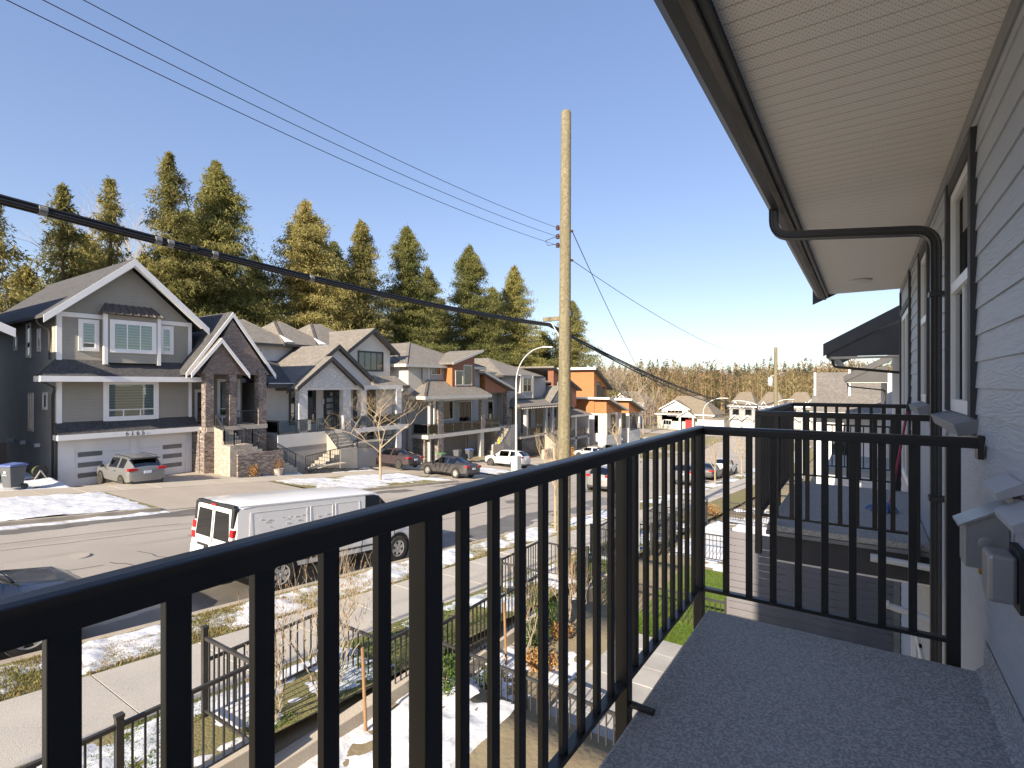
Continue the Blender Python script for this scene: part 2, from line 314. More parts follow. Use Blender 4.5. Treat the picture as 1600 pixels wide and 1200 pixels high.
# ---------------------------------------------------------------- mesh helpers
class MB:
    def __init__(s): s.v = []; s.f = []
    def add(s, vs, fs):
        n = len(s.v); s.v += [tuple(p) for p in vs]; s.f += [tuple(n+i for i in f) for f in fs]; return s
    def box(s, x0, x1, y0, y1, z0, z1):
        return s.add([(x0,y0,z0),(x1,y0,z0),(x1,y1,z0),(x0,y1,z0),(x0,y0,z1),(x1,y0,z1),(x1,y1,z1),(x0,y1,z1)],
                     [(0,3,2,1),(4,5,6,7),(0,1,5,4),(1,2,6,5),(2,3,7,6),(3,0,4,7)])
    def prism(s, poly, d):                       # planar polygon extruded along vector d
        n = len(poly); d = Vector(d); a = [Vector(p) for p in poly]
        return s.add(a+[p+d for p in a], [tuple(range(n-1,-1,-1)), tuple(range(n,2*n))]+[(i,(i+1)%n,n+(i+1)%n,n+i) for i in range(n)])
    def bar(s, a, b, w, h=None, up=(0,0,1)):     # rectangular bar from a to b
        h = h or w; a, b = Vector(a), Vector(b); d = (b-a).normalized(); u = Vector(up)
        if abs(d.dot(u)) > .98: u = Vector((1,0,0))
        x = d.cross(u).normalized()*w/2; y = d.cross(x).normalized()*h/2
        q = [x+y, x-y, -x-y, -x+y]
        return s.add([a+p for p in q]+[b+p for p in q], [(3,2,1,0),(4,5,6,7)]+[(i,(i+1)%4,4+(i+1)%4,4+i) for i in range(4)])
    def tube(s, pts, r, n=8, cap=True):
        pts = [Vector(p) for p in pts]; rr = r if isinstance(r, (list, tuple)) else [r]*len(pts); base = len(s.v)
        ref = None
        for i, p in enumerate(pts):
            d = (pts[min(i+1, len(pts)-1)]-pts[max(i-1, 0)])
            d = d.normalized() if d.length > 1e-9 else Vector((0,0,1))
            if ref is None: ref = Vector((1,0,0)) if abs(d.x) < .8 else Vector((0,1,0))
            a = (ref-d*ref.dot(d)).normalized(); b = d.cross(a); ref = a
            for k in range(n):
                t = 2*math.pi*k/n; s.v.append(tuple(p+(a*math.cos(t)+b*math.sin(t))*rr[i]))
        for i in range(len(pts)-1):
            for k in range(n): s.f.append((base+i*n+k, base+i*n+(k+1)%n, base+(i+1)*n+(k+1)%n, base+(i+1)*n+k))
        if cap: s.f.append(tuple(base+k for k in range(n-1,-1,-1))); s.f.append(tuple(base+(len(pts)-1)*n+k for k in range(n)))
        return s
    def lathe(s, prof, c=(0,0,0), n=16, axis='z'):
        base = len(s.v)
        for r, h in prof:
            for k in range(n):
                t = 2*math.pi*k/n; a, b = r*math.cos(t), r*math.sin(t)
                p = (a, b, h) if axis == 'z' else ((h, a, b) if axis == 'x' else (b, h, a))
                s.v.append((c[0]+p[0], c[1]+p[1], c[2]+p[2]))
        m = len(prof)
        for i in range(m-1):
            for k in range(n): s.f.append((base+i*n+k, base+i*n+(k+1)%n, base+(i+1)*n+(k+1)%n, base+(i+1)*n+k))
        s.f.append(tuple(base+k for k in range(n-1,-1,-1))); s.f.append(tuple(base+(m-1)*n+k for k in range(n)))
        return s
    def mesh(s, name, m, smooth=False):
        me = bpy.data.meshes.new(name); me.from_pydata(s.v, [], s.f); me.update()
        bm = bmesh.new(); bm.from_mesh(me); bmesh.ops.recalc_face_normals(bm, faces=bm.faces); bm.to_mesh(me); bm.free()
        if smooth:
            me.polygons.foreach_set('use_smooth', [True]*len(me.polygons))
            try: me.set_sharp_from_angle(angle=R(40))
            except Exception: pass
        if m: me.materials.append(M[m])
        return me
    def build(s, name, m, parent=None, smooth=False, bevel=0.):
        o = bpy.data.objects.new(name, s.mesh(name, m, smooth)); C.objects.link(o)
        if bevel:
            bv = o.modifiers.new('bevel', 'BEVEL'); bv.width = bevel; bv.segments = 2; bv.limit_method = 'ANGLE'
        if parent: adopt(o, parent)
        return o
def wloc(o):
    v = Vector(o.location)
    while o.parent: o = o.parent; v = v+Vector(o.location)
    return v
def adopt(o, parent):                            # keeps the world place of a mesh written in world coordinates
    o.location = Vector(o.location)-wloc(parent); o.parent = parent; return o
def raw(name, V, Fc, m, parent=None, smooth=False):  # numpy arrays straight to a mesh (quads or triangles)
    me = bpy.data.meshes.new(name); V = np.asarray(V, np.float32); Fc = np.asarray(Fc, np.int32); k = Fc.shape[1]
    me.vertices.add(len(V)); me.vertices.foreach_set('co', V.ravel()); me.loops.add(Fc.size); me.loops.foreach_set('vertex_index', Fc.ravel())
    me.polygons.add(len(Fc)); me.polygons.foreach_set('loop_start', np.arange(0, Fc.size, k, dtype=np.int32))
    if smooth: me.polygons.foreach_set('use_smooth', np.ones(len(Fc), bool))
    me.update(calc_edges=True); me.validate()
    if m: me.materials.append(M[m])
    o = bpy.data.objects.new(name, me); C.objects.link(o)
    if parent: adopt(o, parent)
    return o
def tag(o, label=None, cat=None, group=None, kind=None):
    if label: o['label'] = label
    if cat: o['category'] = cat
    if group: o['group'] = group
    if kind: o['kind'] = kind
    return o
def thing(name, label, cat, loc=(0,0,0), group=None, rot=(0,0,0)):
    o = bpy.data.objects.new(name, None); o.empty_display_size = .2; C.objects.link(o); o.location = loc; o.rotation_euler = rot
    return tag(o, label, cat, group)
def copy_tree(o, parent=None):
    c = o.copy(); C.objects.link(c); c.parent = parent
    for ch in list(o.children): copy_tree(ch, c)
    return c
def like(src, parent, name=None, off=(0,0,0)):   # a further piece sharing mesh data
    o = bpy.data.objects.new(name or src.name.split('.')[0], src.data); C.objects.link(o); o.location = Vector(src.location)+Vector(off); o.parent = parent
    return o
def box(name, m, parent, *a, bevel=0.): return MB().box(*a).build(name, m, parent, bevel=bevel)
def text(name, s, size, m, parent, loc, rot, extrude=.004):
    cu = bpy.data.curves.new(name, 'FONT'); cu.body = s; cu.size = size; cu.align_x = 'CENTER'; cu.extrude = extrude
    t = bpy.data.objects.new(name, cu); C.objects.link(t); bpy.context.view_layer.update()
    me = bpy.data.meshes.new_from_object(t); bpy.data.objects.remove(t); me.materials.clear(); me.materials.append(M[m])
    o = bpy.data.objects.new(name, me); C.objects.link(o); o.location = loc; o.rotation_euler = rot
    if parent: adopt(o, parent)
    return o
# ================================================================ ground, road, pavements
def strip_mb(x0, x1, y0, y1, dz0, dz1=None, thick=.0, step=1.5, fn=g):
    """sheet between x0 and x1 that follows the street's fall; dz0 / dz1 = height above it at x0 / x1"""
    dz1 = dz0 if dz1 is None else dz1
    n = max(1, int(math.ceil((y1-y0)/step))); mb = MB(); ys = [y0+(y1-y0)*i/n for i in range(n+1)]
    for y in ys: mb.v += [(x0, y, fn(y)+dz0), (x1, y, fn(y)+dz1)]
    for i in range(n): mb.f.append((2*i, 2*i+1, 2*i+3, 2*i+2))
    if thick:
        k = len(mb.v)
        for y in ys: mb.v += [(x0, y, fn(y)+dz0-thick), (x1, y, fn(y)+dz1-thick)]
        for i in range(n): mb.f += [(2*i, 2*i+2, k+2*i+2, k+2*i), (2*i+1, k+2*i+1, k+2*i+3, 2*i+3)]
        mb.f += [(0, k, k+1, 1), (2*n, 2*n+1, k+2*n+1, k+2*n)]
    return mb
def structure(o): o['kind'] = 'structure'; return o
def G(X, Y):
    if X > -6.12: 
        z = yard(Y)
        return z if Y < 58 else g(Y)-.1
    if X > -31.0: return g(Y)-.06
    if Y > 96: return g(Y)-.06
    s = ss(-31.0, -34.2, X) if X > -34.2 else 1
    b = ss(-46, -70, X)
    z = (g(Y)-.06)*(1-s)+lot(Y)*s
    return z*(1-b)+(g(Y)+.3)*b
XL = [-4000, -900, -300, -150, -100, -80, -70, -62, -54, -46, -42, -38, -36, -35, -34.2, -33.4, -32.6, -31.8, -31, -28.9, -23.2, -17, -11, -9.5, -7.7, -6.16, -6.11, -4, -2, 0, .6, 4, 12, 40, 120, 400, 1200, 4000]
YL = set([-200, -60, -30, -15] + [float(y) for y in range(-8, 104, 2)] + [110, 118, 128, 140, 160, 200, 300, 500, 900, 2000, 4500, 9000])
for a, b, z in LOTS[1:]: YL |= {a-.35, a+.35}
for k in range(-1, 12): yy = 6.7+4.93*k; YL |= {yy-.02, yy+.02}
YL = sorted(YL)
V = [(x, y, G(x, y)) for y in YL for x in XL]; nx = len(XL)
Fg = [(j*nx+i, j*nx+i+1, (j+1)*nx+i+1, (j+1)*nx+i) for j in range(len(YL)-1) for i in range(nx-1)]
structure(raw('ground', V, Fg, 'soil'))

structure(strip_mb(-23.2, -11.0, -60, 118, 0, step=2).build('road', 'road'))
structure(MB().add([(-160, 118, g(118)), (60, 118, g(118)), (60, 128, g(128)), (-160, 128, g(128))], [(0,1,2,3)]).build('cross_road', 'road'))
road_o = bpy.data.objects['road']
rnd = random.Random(4)
def crack(pts, w=.03):
    mb = MB(); n = len(pts)
    for i, (x, y) in enumerate(pts):
        d = Vector((pts[min(i+1,n-1)][0]-pts[max(i-1,0)][0], pts[min(i+1,n-1)][1]-pts[max(i-1,0)][1])).normalized(); q = (-d.y*w*.5, d.x*w*.5)
        mb.v += [(x+q[0], y+q[1], g(y)+.0095), (x-q[0], y-q[1], g(y)+.0095)]
    for i in range(n-1): mb.f.append((2*i, 2*i+1, 2*i+3, 2*i+2))
    return mb.build('road_crack', 'crack', road_o)
def wig(x0, y0, x1, y1, n=14, a=.05): return [(x0+(x1-x0)*i/n+rnd.uniform(-a,a), y0+(y1-y0)*i/n+rnd.uniform(-a,a)) for i in range(n+1)]
crack(wig(-14.9, -6, -14.6, 30, 40, .06), .03)           # paving seam along the street
crack(wig(-12.9, -6, -13.1, 6.2, 14, .03), .02)
crack(wig(-19.5, 1.0, -19.3, 14, 20, .05), .025); crack(wig(-17.2, 6.5, -13.0, 7.2), .022); crack(wig(-16.8, -1, -16.2, 5.4), .022)
crack(wig(-14.8, 3.1, -12.0, 3.6)); crack(wig(-17.5, 3.2, -14.8, 3.8)); crack(wig(-16.4, 5.6, -13.8, 6.6)); crack(wig(-14.7, 4.6, -12.8, 5.1)); crack(wig(-13.9, 2.0, -11.6, 2.3))
crack(wig(-20.6, -4, -20.3, 9, 14, .05)); crack(wig(-21.2, 14, -16, 17.5, 18)); crack(wig(-18.4, 20, -18.0, 34, 16, .08), .03)

def stain(x0, x1, y0, y1, thr, seed, m='wet_road', sc=(.9, .25), cell=.12):
    nx_, ny = int((x1-x0)/cell), int((y1-y0)/cell); X, Y = np.meshgrid(np.linspace(x0, x1, nx_+1), np.linspace(y0, y1, ny+1))
    n = fbm(X*sc[0], Y*sc[1], seed, 5)+(vn(X*6, Y*3, seed+2)-.5)*.08; e = np.minimum(np.minimum(X-x0, x1-X)/(x1-x0)*2.5, np.minimum(Y-y0, y1-Y)); n = n-np.clip(.6-e, 0, .6)*.5
    Z = np.vectorize(g)(Y)+np.clip((n-thr)*.2, -.03, .0035); w = nx_+1; j, i = np.meshgrid(np.arange(ny), np.arange(nx_), indexing='ij'); a = (j*w+i).ravel(); Fq = np.stack([a, a+1, a+w+1, a+w], -1)
    keep = (n.ravel()[Fq].max(1) > thr-.03); raw('melt_stain' if m == 'wet_road' else 'tyre_wear', np.stack([X, Y, Z], -1).reshape(-1, 3), Fq[keep], m, road_o)
stain(-13.5, -11.02, -3, 30, .46, 90); stain(-23.1, -21.2, -4, 44, .44, 91); stain(-19, -14, 8, 40, .62, 92)
for xa in (-20.4, -18.5, -16.2, -14.4): stain(xa, xa+.75, -6, 60, .40, int(-xa*10), 'tyre_wear', (.8, .12), .15)
strip_mb(-19.9, -17.4, 9.8, 12.6, .006).build('asphalt_patch', 'tyre_wear', road_o); strip_mb(-16.0, -14.9, .5, 6.4, .006).build('asphalt_patch', 'tyre_wear', road_o); strip_mb(-22.4, -15.2, 25.5, 26.6, .006).build('asphalt_patch', 'tyre_wear', road_o)
dg = MB().box(-11.62, -11.04, 14.0, 14.7, g(14.3)-.2, g(14.3)+.0).build('drain_frame', 'kerb', road_o)
for i in range(6): MB().box(-11.58, -11.08, 14.06+.1*i, 14.11+.1*i, g(14.35)-.15, g(14.35)+.012).build('drain_bar', 'crack', road_o)
MB().lathe([(.33, -.1), (.33, .006), (.30, .009)], (-17.6, 5.2, g(5.2)), 24).build('manhole_cover', 'tyre_wear', road_o)
MB().lathe([(.33, -.1), (.33, .006), (.30, .009)], (-18.2, 21.0, g(21)), 24).build('manhole_cover', 'tyre_wear', road_o)
# kerbs: near one unbroken, far one interrupted by the driveway aprons
structure(strip_mb(-11.0, -10.82, -40, 110, .13, thick=.3).build('kerb', 'kerb'))
DRV = [(9.6, 17.6), (28.0, 33.8), (38.2, 45.6), (50.5, 56.5), (64.0, 70.0), (80.0, 85.5)]
edges = [-40]+[e for d in DRV for e in d]+[112]
for i in range(0, len(edges), 2):
    structure(strip_mb(-23.38, -23.2, edges[i], edges[i+1], .13, thick=.3).build('kerb', 'kerb'))
    structure(strip_mb(-28.9, -23.38, edges[i], edges[i+1], .125).build('verge', 'turf'))
for a, b in DRV:
    structure(strip_mb(-28.9, -23.2, a, b, .115, .03, thick=.25).build('driveway_apron', 'drive'))
structure(strip_mb(-10.82, -9.5, -40, 110, .125).build('verge', 'turf'))
structure(strip_mb(-7.7, -6.16, -40, 100, .11).build('verge', 'turf'))
# pavements: slab by slab as far as the joints can be told apart
def pavement(x0, x1, ya, yb, n, m, yend):
    root = structure(strip_mb(x0, x1, -40, yend, .09, step=2).build('pavement_bed', 'soil'))
    L = (yb-ya)/n
    for i in range(n):
        y = ya+i*L
        strip_mb(x0, x1, y+.006, y+L-.006, .13+rnd.uniform(-.003, .003), thick=.1, step=5).build('slab', m, root, bevel=.006)
    strip_mb(x0, x1, yb+.006, yend, .13).build('paving_beyond', m, root)
    strip_mb(x0, x1, -40, ya-.006, .13).build('paving_beyond', m, root)
pavement(-9.5, -7.7, -3.0, 42.0, 30, 'concrete_worn', 108)
pavement(-31.0, -28.9, -3.0, 60.0, 42, 'concrete', 108)
MB().box(-9.25, -8.8, 9.3, 9.75, g(9.5)+.05, g(9.5)+.137).build('utility_cover', 'concrete', bpy.data.objects['pavement_bed'])
# driveways from the far pavement up to each garage
def driveway(a, b, y2a, y2b, xg, zl, m='drive'):
    mb = MB(); n = 6
    for i in range(n+1):
        t = i/n; x = -31.0+(xg+31.0)*t; s = ss(0, 1, t)
        for (ya, yb_) in ((a, y2a), (b, y2b)):
            y = ya+(yb_-ya)*t; mb.v.append((x, y, (g(y)+.12)*(1-s)+(zl+.05)*s))
    for i in range(n): mb.f.append((2*i, 2*i+1, 2*i+3, 2*i+2))
    return structure(mb.build('driveway', m))
driveway(9.6, 17.2, 9.8, 16.7, -35.6, -5.6)
driveway(28.2, 33.8, 29.3, 34.0, -35.9, -6.5)
driveway(38.2, 45.6, 38.0, 45.0, -36, -7.5)
driveway(50.5, 56.5, 50.2, 53.5, -36, -8.7)
driveway(64, 70, 63.5, 69, -36, -9.4)
driveway(80, 85.5, 80.5, 84.5, -34, -10.0)

# ---------------------------------------------------------------- snow lying in patches (edges are where the sheet dips under the turf)
def snow(label, x0, x1, y0, y1, zfn, thr=.48, cell=.09, seed=1, sc=.9, amp=.22, edge=.5, bias=None, cap=.055):
    nx_, ny = max(2, int((x1-x0)/cell)), max(2, int((y1-y0)/cell)); xs = np.linspace(x0, x1, nx_+1); ys = np.linspace(y0, y1, ny+1)
    X, Y = np.meshgrid(xs, ys); n = fbm(X*sc, Y*sc, seed, 5)
    e = np.minimum(np.minimum(X-x0, x1-X), np.minimum(Y-y0, y1-Y)); n = n-np.clip((edge-e)/max(edge, 1e-3), 0, 1)*.28
    if bias is not None: n = n+bias(X, Y)
    n = n+(vn(X*sc*7, Y*sc*7, seed+9)-.5)*.13+(vn(X*sc*16, Y*sc*16, seed+5)-.5)*.06
    h = np.clip((n-thr)*amp, -.06, cap)
    h = h+np.where(h > 0, (vn(X*6, Y*6, seed+3)-.5)*.035+(vn(X*2, Y*2, seed+4)-.5)*.05, 0)*np.clip(h*40, 0, 1)
    Z = np.vectorize(zfn)(X, Y)+h
    V = np.stack([X, Y, Z], -1).reshape(-1, 3); w = nx_+1
    j, i = np.meshgrid(np.arange(ny), np.arange(nx_), indexing='ij'); a = (j*w+i).ravel()
    Fq = np.stack([a, a+1, a+w+1, a+w], -1); hv = h.ravel(); keep = hv[Fq].max(1) > -.02
    return tag(raw('snow', V, Fq[keep], 'snow', smooth=True), label, 'snow', kind='stuff')
zv = lambda d: (lambda x, y: g(y)+d)
snow('patchy snow on the near verge between kerb and pavement', -10.8, -9.52, -4, 22, zv(.125), .25, .05, 3, .8, .16, .1, lambda X, Y: (-.24*np.clip((X+9.95)/.45, 0, 1))-.02*np.clip((Y-12)/10, 0, 1))
snow('thin snow on the near verge further down the street', -10.8, -9.52, 22, 70, zv(.125), .40, .12, 5, .6, .16, .1)
snow('snow bank on the far verge left of the wide driveway', -28.8, -23.4, -4, 9.5, zv(.125), .22, .1, 8, .5, .2, .4)
snow('snow bank on the far verge around the bare street tree', -28.8, -23.4, 17.9, 27.8, zv(.125), .30, .1, 12, .5, .2, .5)
snow('snow patch at the lamp post between two driveways', -28.8, -23.4, 34.0, 38.1, zv(.125), .36, .1, 17, .5, .2, .4)
snow('snow patches on the far verge past the white car', -28.8, -23.4, 46, 64, zv(.125), .40, .15, 23, .4, .2, .4)
snow('snow strip along the far gutter at left', -23.15, -22.6, -4, 9.8, zv(.0), .40, .08, 29, .8, .12, .1)
snow('snow at the foot of the stone steps', -32.9, -31.1, 17.8, 28.3, lambda x, y: G(x, y)+.07, .42, .1, 31, .6, .2, .4)
snow('snow around the wheeled bin beside the garage', -34.6, -31.1, -2, 9.4, lambda x, y: G(x, y)+.06, .36, .1, 37, .6, .2, .3)
snow('snow on the shaded path between two houses', -44, -35.4, 7.4, 9.2, lambda x, y: G(x, y)+.03, .36, .15, 38, .6, .2, .2)
snow('snow beside the maroon car', -33.5, -31.1, 34.2, 37.8, lambda x, y: G(x, y)+.06, .40, .1, 39, .6, .2, .3)
snow('snow in the planting strip behind the near pavement', -7.68, -6.2, -3, 26, zv(.11), .5, .06, 41, .9, .16, .1)
snow('snow and bare soil in the sunken front yards', -6.0, -4.25, 1.9, 11.6, lambda x, y: yard(y)+.0, .49, .06, 43, .9, .2, .05)
snow('snow on the yards below the far end of the building', -6.0, -1.5, 16.8, 34, lambda x, y: yard(y)+.0, .40, .12, 47, .6, .2, .2)
# grass blades
def blades(label, n, x0, x1, y0, y1, zfn, m, h=.06, seed=1, thr=.0):
    r = np.random.default_rng(seed); X = r.uniform(x0, x1, n); Y = y0+(y1-y0)*r.random(n)**1.4
    keep = fbm(X*1.3, Y*1.3, seed) > thr; X, Y = X[keep], Y[keep]; n = len(X)
    Z = np.vectorize(zfn)(X, Y); a = r.uniform(0, 6.28, n); hh = h*r.uniform(.5, 1.3, n); w = .006+.006*r.random(n); l = hh*r.uniform(.2, .9, n); b = r.uniform(0, 6.28, n)
    P = np.stack([X, Y, Z], -1); q = np.stack([np.cos(a)*w, np.sin(a)*w, 0*w], -1); t = np.stack([np.cos(b)*l, np.sin(b)*l, hh], -1)
    V = np.stack([P-q, P+q, P+t], 1).reshape(-1, 3)
    return tag(raw('grass', V, np.arange(3*n).reshape(-1, 3), m), label, 'grass', kind='stuff')
blades('dry yellow grass on the near verge', 60000, -10.8, -9.52, -2, 20, zv(.12), 'blade', .055, 2, .35)
blades('short grass between pavement and fence', 26000, -7.68, -6.2, -1, 20, zv(.105), 'blade_green', .05, 3, .4)
blades('dry grass poking through far snow', 12000, -28.8, -23.4, 17.9, 27.8, zv(.12), 'blade', .07, 4, .5)
# ================================================================ the building we stand on
WX = .48                                          # its street wall
own = thing('townhouse_block', 'grey lap-sided townhouse wall with deep eave on the right', 'building', (2.5, 4, -5.2))
box('wall_core', 'trim_grey', own, WX+.03, 6.5, -1.25, 9.95, -6.8, 1.44)
# unseen wall added behind the camera, raised to shade the balcony and next roofs
box('unseen_shade_wall', 'plank', own, -.62, 6.5, -6.0, -1.25, -6.8, 12.0)
box('upper_wall', 'plank', own, .6, 6.5, -1.25, 9.9, 1.44, 1.9)
# window and door openings in board runs: (y0, y1, z0, z1)
OPEN = [(3.50, 4.52, -.17, 1.30), (5.72, 6.68, -.17, 1.30), (7.92, 9.95, -1.33, 1.02), (5.6, 7.6, -4.9, -2.6)]
EXPO = .132
r = random.Random(9); protos = {}
def board(y0, y1, z):
    key = round(y1-y0, 3)
    mb = MB().prism([(WX+.012, y0, z), (WX-.014, y0, z), (WX-.004, y0, z+EXPO+.012), (WX+.012, y0, z+EXPO+.012)], (0, y1-y0, 0))
    mb.build('siding_board', 'plank', own)
z = -5.3
while z < 1.43:
    segs = [(-1.25, 9.9)]
    for a, b, c, d in OPEN:
        if z+EXPO > c+.01 and z < d-.01:
            segs = [p for s0, s1 in segs for p in ((s0, min(s1, a)), (max(s0, b), s1)) if p[1]-p[0] > .04]
    for s0, s1 in segs:
        cut = s0+r.uniform(.7, 3.4)
        if s1-s0 > 2.2 and cut < s1-.5:
            board(s0, cut-.0015, z); board(cut+.0015, s1, z)
        else: board(s0, s1, z)
    z += EXPO
box('frieze_board', 'trim_grey', own, WX-.022, WX+.01, -1.25, 9.9, 1.35, 1.438)
box('corner_board', 'trim_dark', own, WX-.025, WX+.12, 9.9, 9.985, -6.8, 1.44)
# sash windows with dark trim
def sash(y0, y1, z0, z1):
    w = MB(); t = .085; x = WX-.022
    w.box(x-.012, WX+.03, y0, y0+t, z0, z1); w.box(x-.012, WX+.03, y1-t, y1, z0, z1); w.box(x-.004, WX+.03, y0+t, y1-t, z1-t, z1)
    wo = w.build('window', 'trim_dark', own)
    a, b, c, d = y0+t, y1-t, z0, z1-t; f = MB(); fw = .05
    f.box(WX-.012, WX+.03, a, a+fw, c, d); f.box(WX-.012, WX+.03, b-fw, b, c, d); f.box(WX-.012, WX+.03, a+fw, b-fw, d-fw, d); f.box(WX-.012, WX+.03, a+fw, b-fw, c, c+.075)
    mid = c+.62*(d-c)*.9; f.box(WX-.016, WX+.03, a+fw, b-fw, mid-.03, mid+.03)
    f.box(WX-.002, WX+.028, (a+b)/2-.008, (a+b)/2+.008, c+.075, mid-.03)
    f.build('frame', 'vinyl_white', wo)
    box('pane', 'glass', wo, WX+.008, WX+.012, a+fw, b-fw, mid+.03, d-fw)
    box('pane', 'glass', wo, WX+.008, WX+.012, a+fw, b-fw, c+.075, mid-.03)
    box('blind', 'fine_blind', wo, WX+.02, WX+.026, a+fw, b-fw, c+.075, d-fw)
    s = MB().prism([(WX+.01, y0-.04, z0), (WX+.01, y0-.04, z0-.075), (WX-.085, y0-.04, z0-.095), (WX-.105, y0-.04, z0-.035)], (0, y1-y0+.08, 0))
    s.build('sill', 'trim_grey', wo, bevel=.004)
sash(*OPEN[0]); sash(*OPEN[1])
# patio door of the next balcony and the window of the lower floor
d = MB(); y0, y1, z0, z1 = OPEN[2]
d.box(WX-.035, WX+.03, y0, y0+.09, z0, z1+.36); d.box(WX-.035, WX+.03, y1-.12, y1-.04, z0, z1+.36); d.box(WX-.028, WX+.03, y0+.09, y1-.12, z1-.02, z1+.07)
do = d.build('door_trim', 'trim_dark', own)
box('transom_panel', 'plank', do, WX-.01, WX+.02, y0+.09, y1-.12, z1+.07, z1+.36)
f = MB(); f.box(WX-.012, WX+.03, y0+.09, y0+.16, z0, z1-.02); f.box(WX-.012, WX+.03, y1-.19, y1-.12, z0, z1-.02); f.box(WX-.01, WX+.03, y0+.16, y1-.19, z1-.1, z1-.02); f.box(WX-.01, WX+.03, y0+.16, y1-.19, z0, z0+.1)
f.box(WX-.012, WX+.03, 8.9, 8.98, z0+.1, z1-.1)
f.build('door_frame', 'vinyl_white', do); box('pane', 'glass', do, WX+.008, WX+.012, y0+.16, 8.9, z0+.1, z1-.1); box('pane', 'glass', do, WX+.008, WX+.012, 8.98, y1-.19, z0+.1, z1-.1)
box('blind', 'curtain', do, WX+.02, WX+.026, y0+.16, y1-.19, z0+.1, z1-.1)
y0, y1, z0, z1 = OPEN[3]; w = MB()
for a, b in ((y0, y0+.1), (y1-.1, y1), (6.55, 6.65)): w.box(WX-.03, WX+.03, a, b, z0, z1)
w.box(WX-.028, WX+.03, y0+.1, y1-.1, z1-.1, z1); w.box(WX-.028, WX+.03, y0+.1, y1-.1, z0, z0+.1)
wo = w.build('lower_window', 'vinyl_white', own); box('pane', 'glass', wo, WX+.008, WX+.012, y0+.1, 6.55, z0+.1, z1-.1); box('pane', 'glass', wo, WX+.008, WX+.012, 6.65, y1-.1, z0+.1, z1-.1); box('blind', 'curtain', wo, WX+.02, WX+.025, y0+.1, y1-.1, z0+.1, z1-.1)
# roof: eave with panelled soffit, fascia, gutter, rake board
ro = MB().prism([(-.62, -6, 1.50), (6.5, -6, 4.4), (6.5, -6, 4.55), (-.62, -6, 1.62)], (0, 15.95, 0)).build('roof', 'shingle_grey', own)
SW = .098; yy = -1.2; k = 0; sm = None; so_mb = MB().box(-.475, WX-.02, 0, SW-.006, 1.440, 1.452); so_mb2 = MB().box(-.475, WX-.02, SW-.006, SW, 1.446, 1.456)
first = None
while yy < 9.84:
    mname = 'soffit' if yy < 6.0 else 'soffit_plain'
    if first is None or mname != last:
        first = so_mb.build('soffit_panel', mname, ro); first.location.y += yy; y_first = yy; last = mname
    else: like(first, ro, 'soffit_panel', (0, yy-y_first, 0))
    yy += SW
MB().box(-.475, WX, -1.25, 9.88, 1.455, 1.47).build('soffit_backing', 'wood_fascia', ro)
MB().box(-.505, -.478, -6, 9.9, 1.385, 1.56).build('trim_strip', 'gutter_dark', ro)
MB().box(-.548, -.508, -6, 9.9, 1.36, 1.56).build('fascia', 'wood_fascia', ro)
gp = [(-.552, -6, 1.50), (-.552, -6, 1.372), (-.60, -6, 1.366), (-.638, -6, 1.40), (-.652, -6, 1.44), (-.655, -6, 1.505), (-.648, -6, 1.505), (-.645, -6, 1.445), (-.63, -6, 1.41), (-.598, -6, 1.376), (-.560, -6, 1.382), (-.558, -6, 1.50)]
MB().prism(gp, (0, 15.9, 0)).build('gutter', 'gutter_dark', ro)
MB().prism([(-.70, 9.9, 1.30), (-.70, 9.9, 1.60), (1.9, 9.9, 2.66), (1.9, 9.9, 2.42), (.48, 9.9, 1.84), (-.25, 9.9, 1.50), (-.47, 9.9, 1.40)], (0, .04, 0)).build('rake_board', 'trim_dark', ro)
lt = MB().lathe([(.13, 1.44), (.14, 1.432), (.135, 1.418), (.11, 1.412)], (-.04, 8.74, 0), 24).build('soffit_light', 'lamp_lens', ro, smooth=True)
# downspout: elbow out of the gutter, run under the soffit, elbow, down the wall (ribbed rectangular pipe)
def bend(pts, rad, n=6):
    out = [Vector(pts[0])]
    for i in range(1, len(pts)-1):
        p, a, b = Vector(pts[i]), Vector(pts[i-1]), Vector(pts[i+1]); u, v = (a-p).normalized(), (b-p).normalized()
        for k in range(n+1):
            t = k/n; out.append(p+u*rad*(1-t)**2+v*rad*t**2)
    return out+[Vector(pts[-1])]
def pipe_rect(mb, pts, w, h, side=(0,1,0), ribs=True):
    pts = [Vector(p) for p in pts]; s = Vector(side); base = len(mb.v); prof = []
    for j in range(4):
        c0 = [(-1,-1),(1,-1),(1,1),(-1,1)][j]; c1 = [(1,-1),(1,1),(-1,1),(-1,-1)][j]
        for t in (0, .22, .28, .47, .53, .72, .78):
            q = 1 if not ribs or t in (0, .22, .53, .72) or t == .0 else .90
            if t in (.28, .47): q = .93
            prof.append(((c0[0]*(1-t)+c1[0]*t)*q, (c0[1]*(1-t)+c1[1]*t)*q))
    n = len(prof)
    for i, p in enumerate(pts):
        d = (pts[min(i+1,len(pts)-1)]-pts[max(i-1,0)]).normalized(); b = d.cross(s).normalized()
        for a, c in prof: mb.v.append(tuple(p+s*a*w/2+b*c*h/2))
    for i in range(len(pts)-1):
        for k in range(n): mb.f.append((base+i*n+k, base+i*n+(k+1)%n, base+(i+1)*n+(k+1)%n, base+(i+1)*n+k))
    mb.f.append(tuple(base+k for k in range(n-1,-1,-1))); mb.f.append(tuple(base+(len(pts)-1)*n+k for k in range(n)))
    return mb
ds = pipe_rect(MB(), bend([(-.595, 4.62, 1.38), (-.595, 4.62, 1.17), (.41, 4.62, 1.055), (.41, 4.62, -5.0)], .12), .076, .06).build('downspout', 'gutter_dark', own)
for zz in (.6, -.8, -2.6): box('strap', 'gutter_dark', ds, .37, WX, 4.565, 4.675, zz, zz+.03)
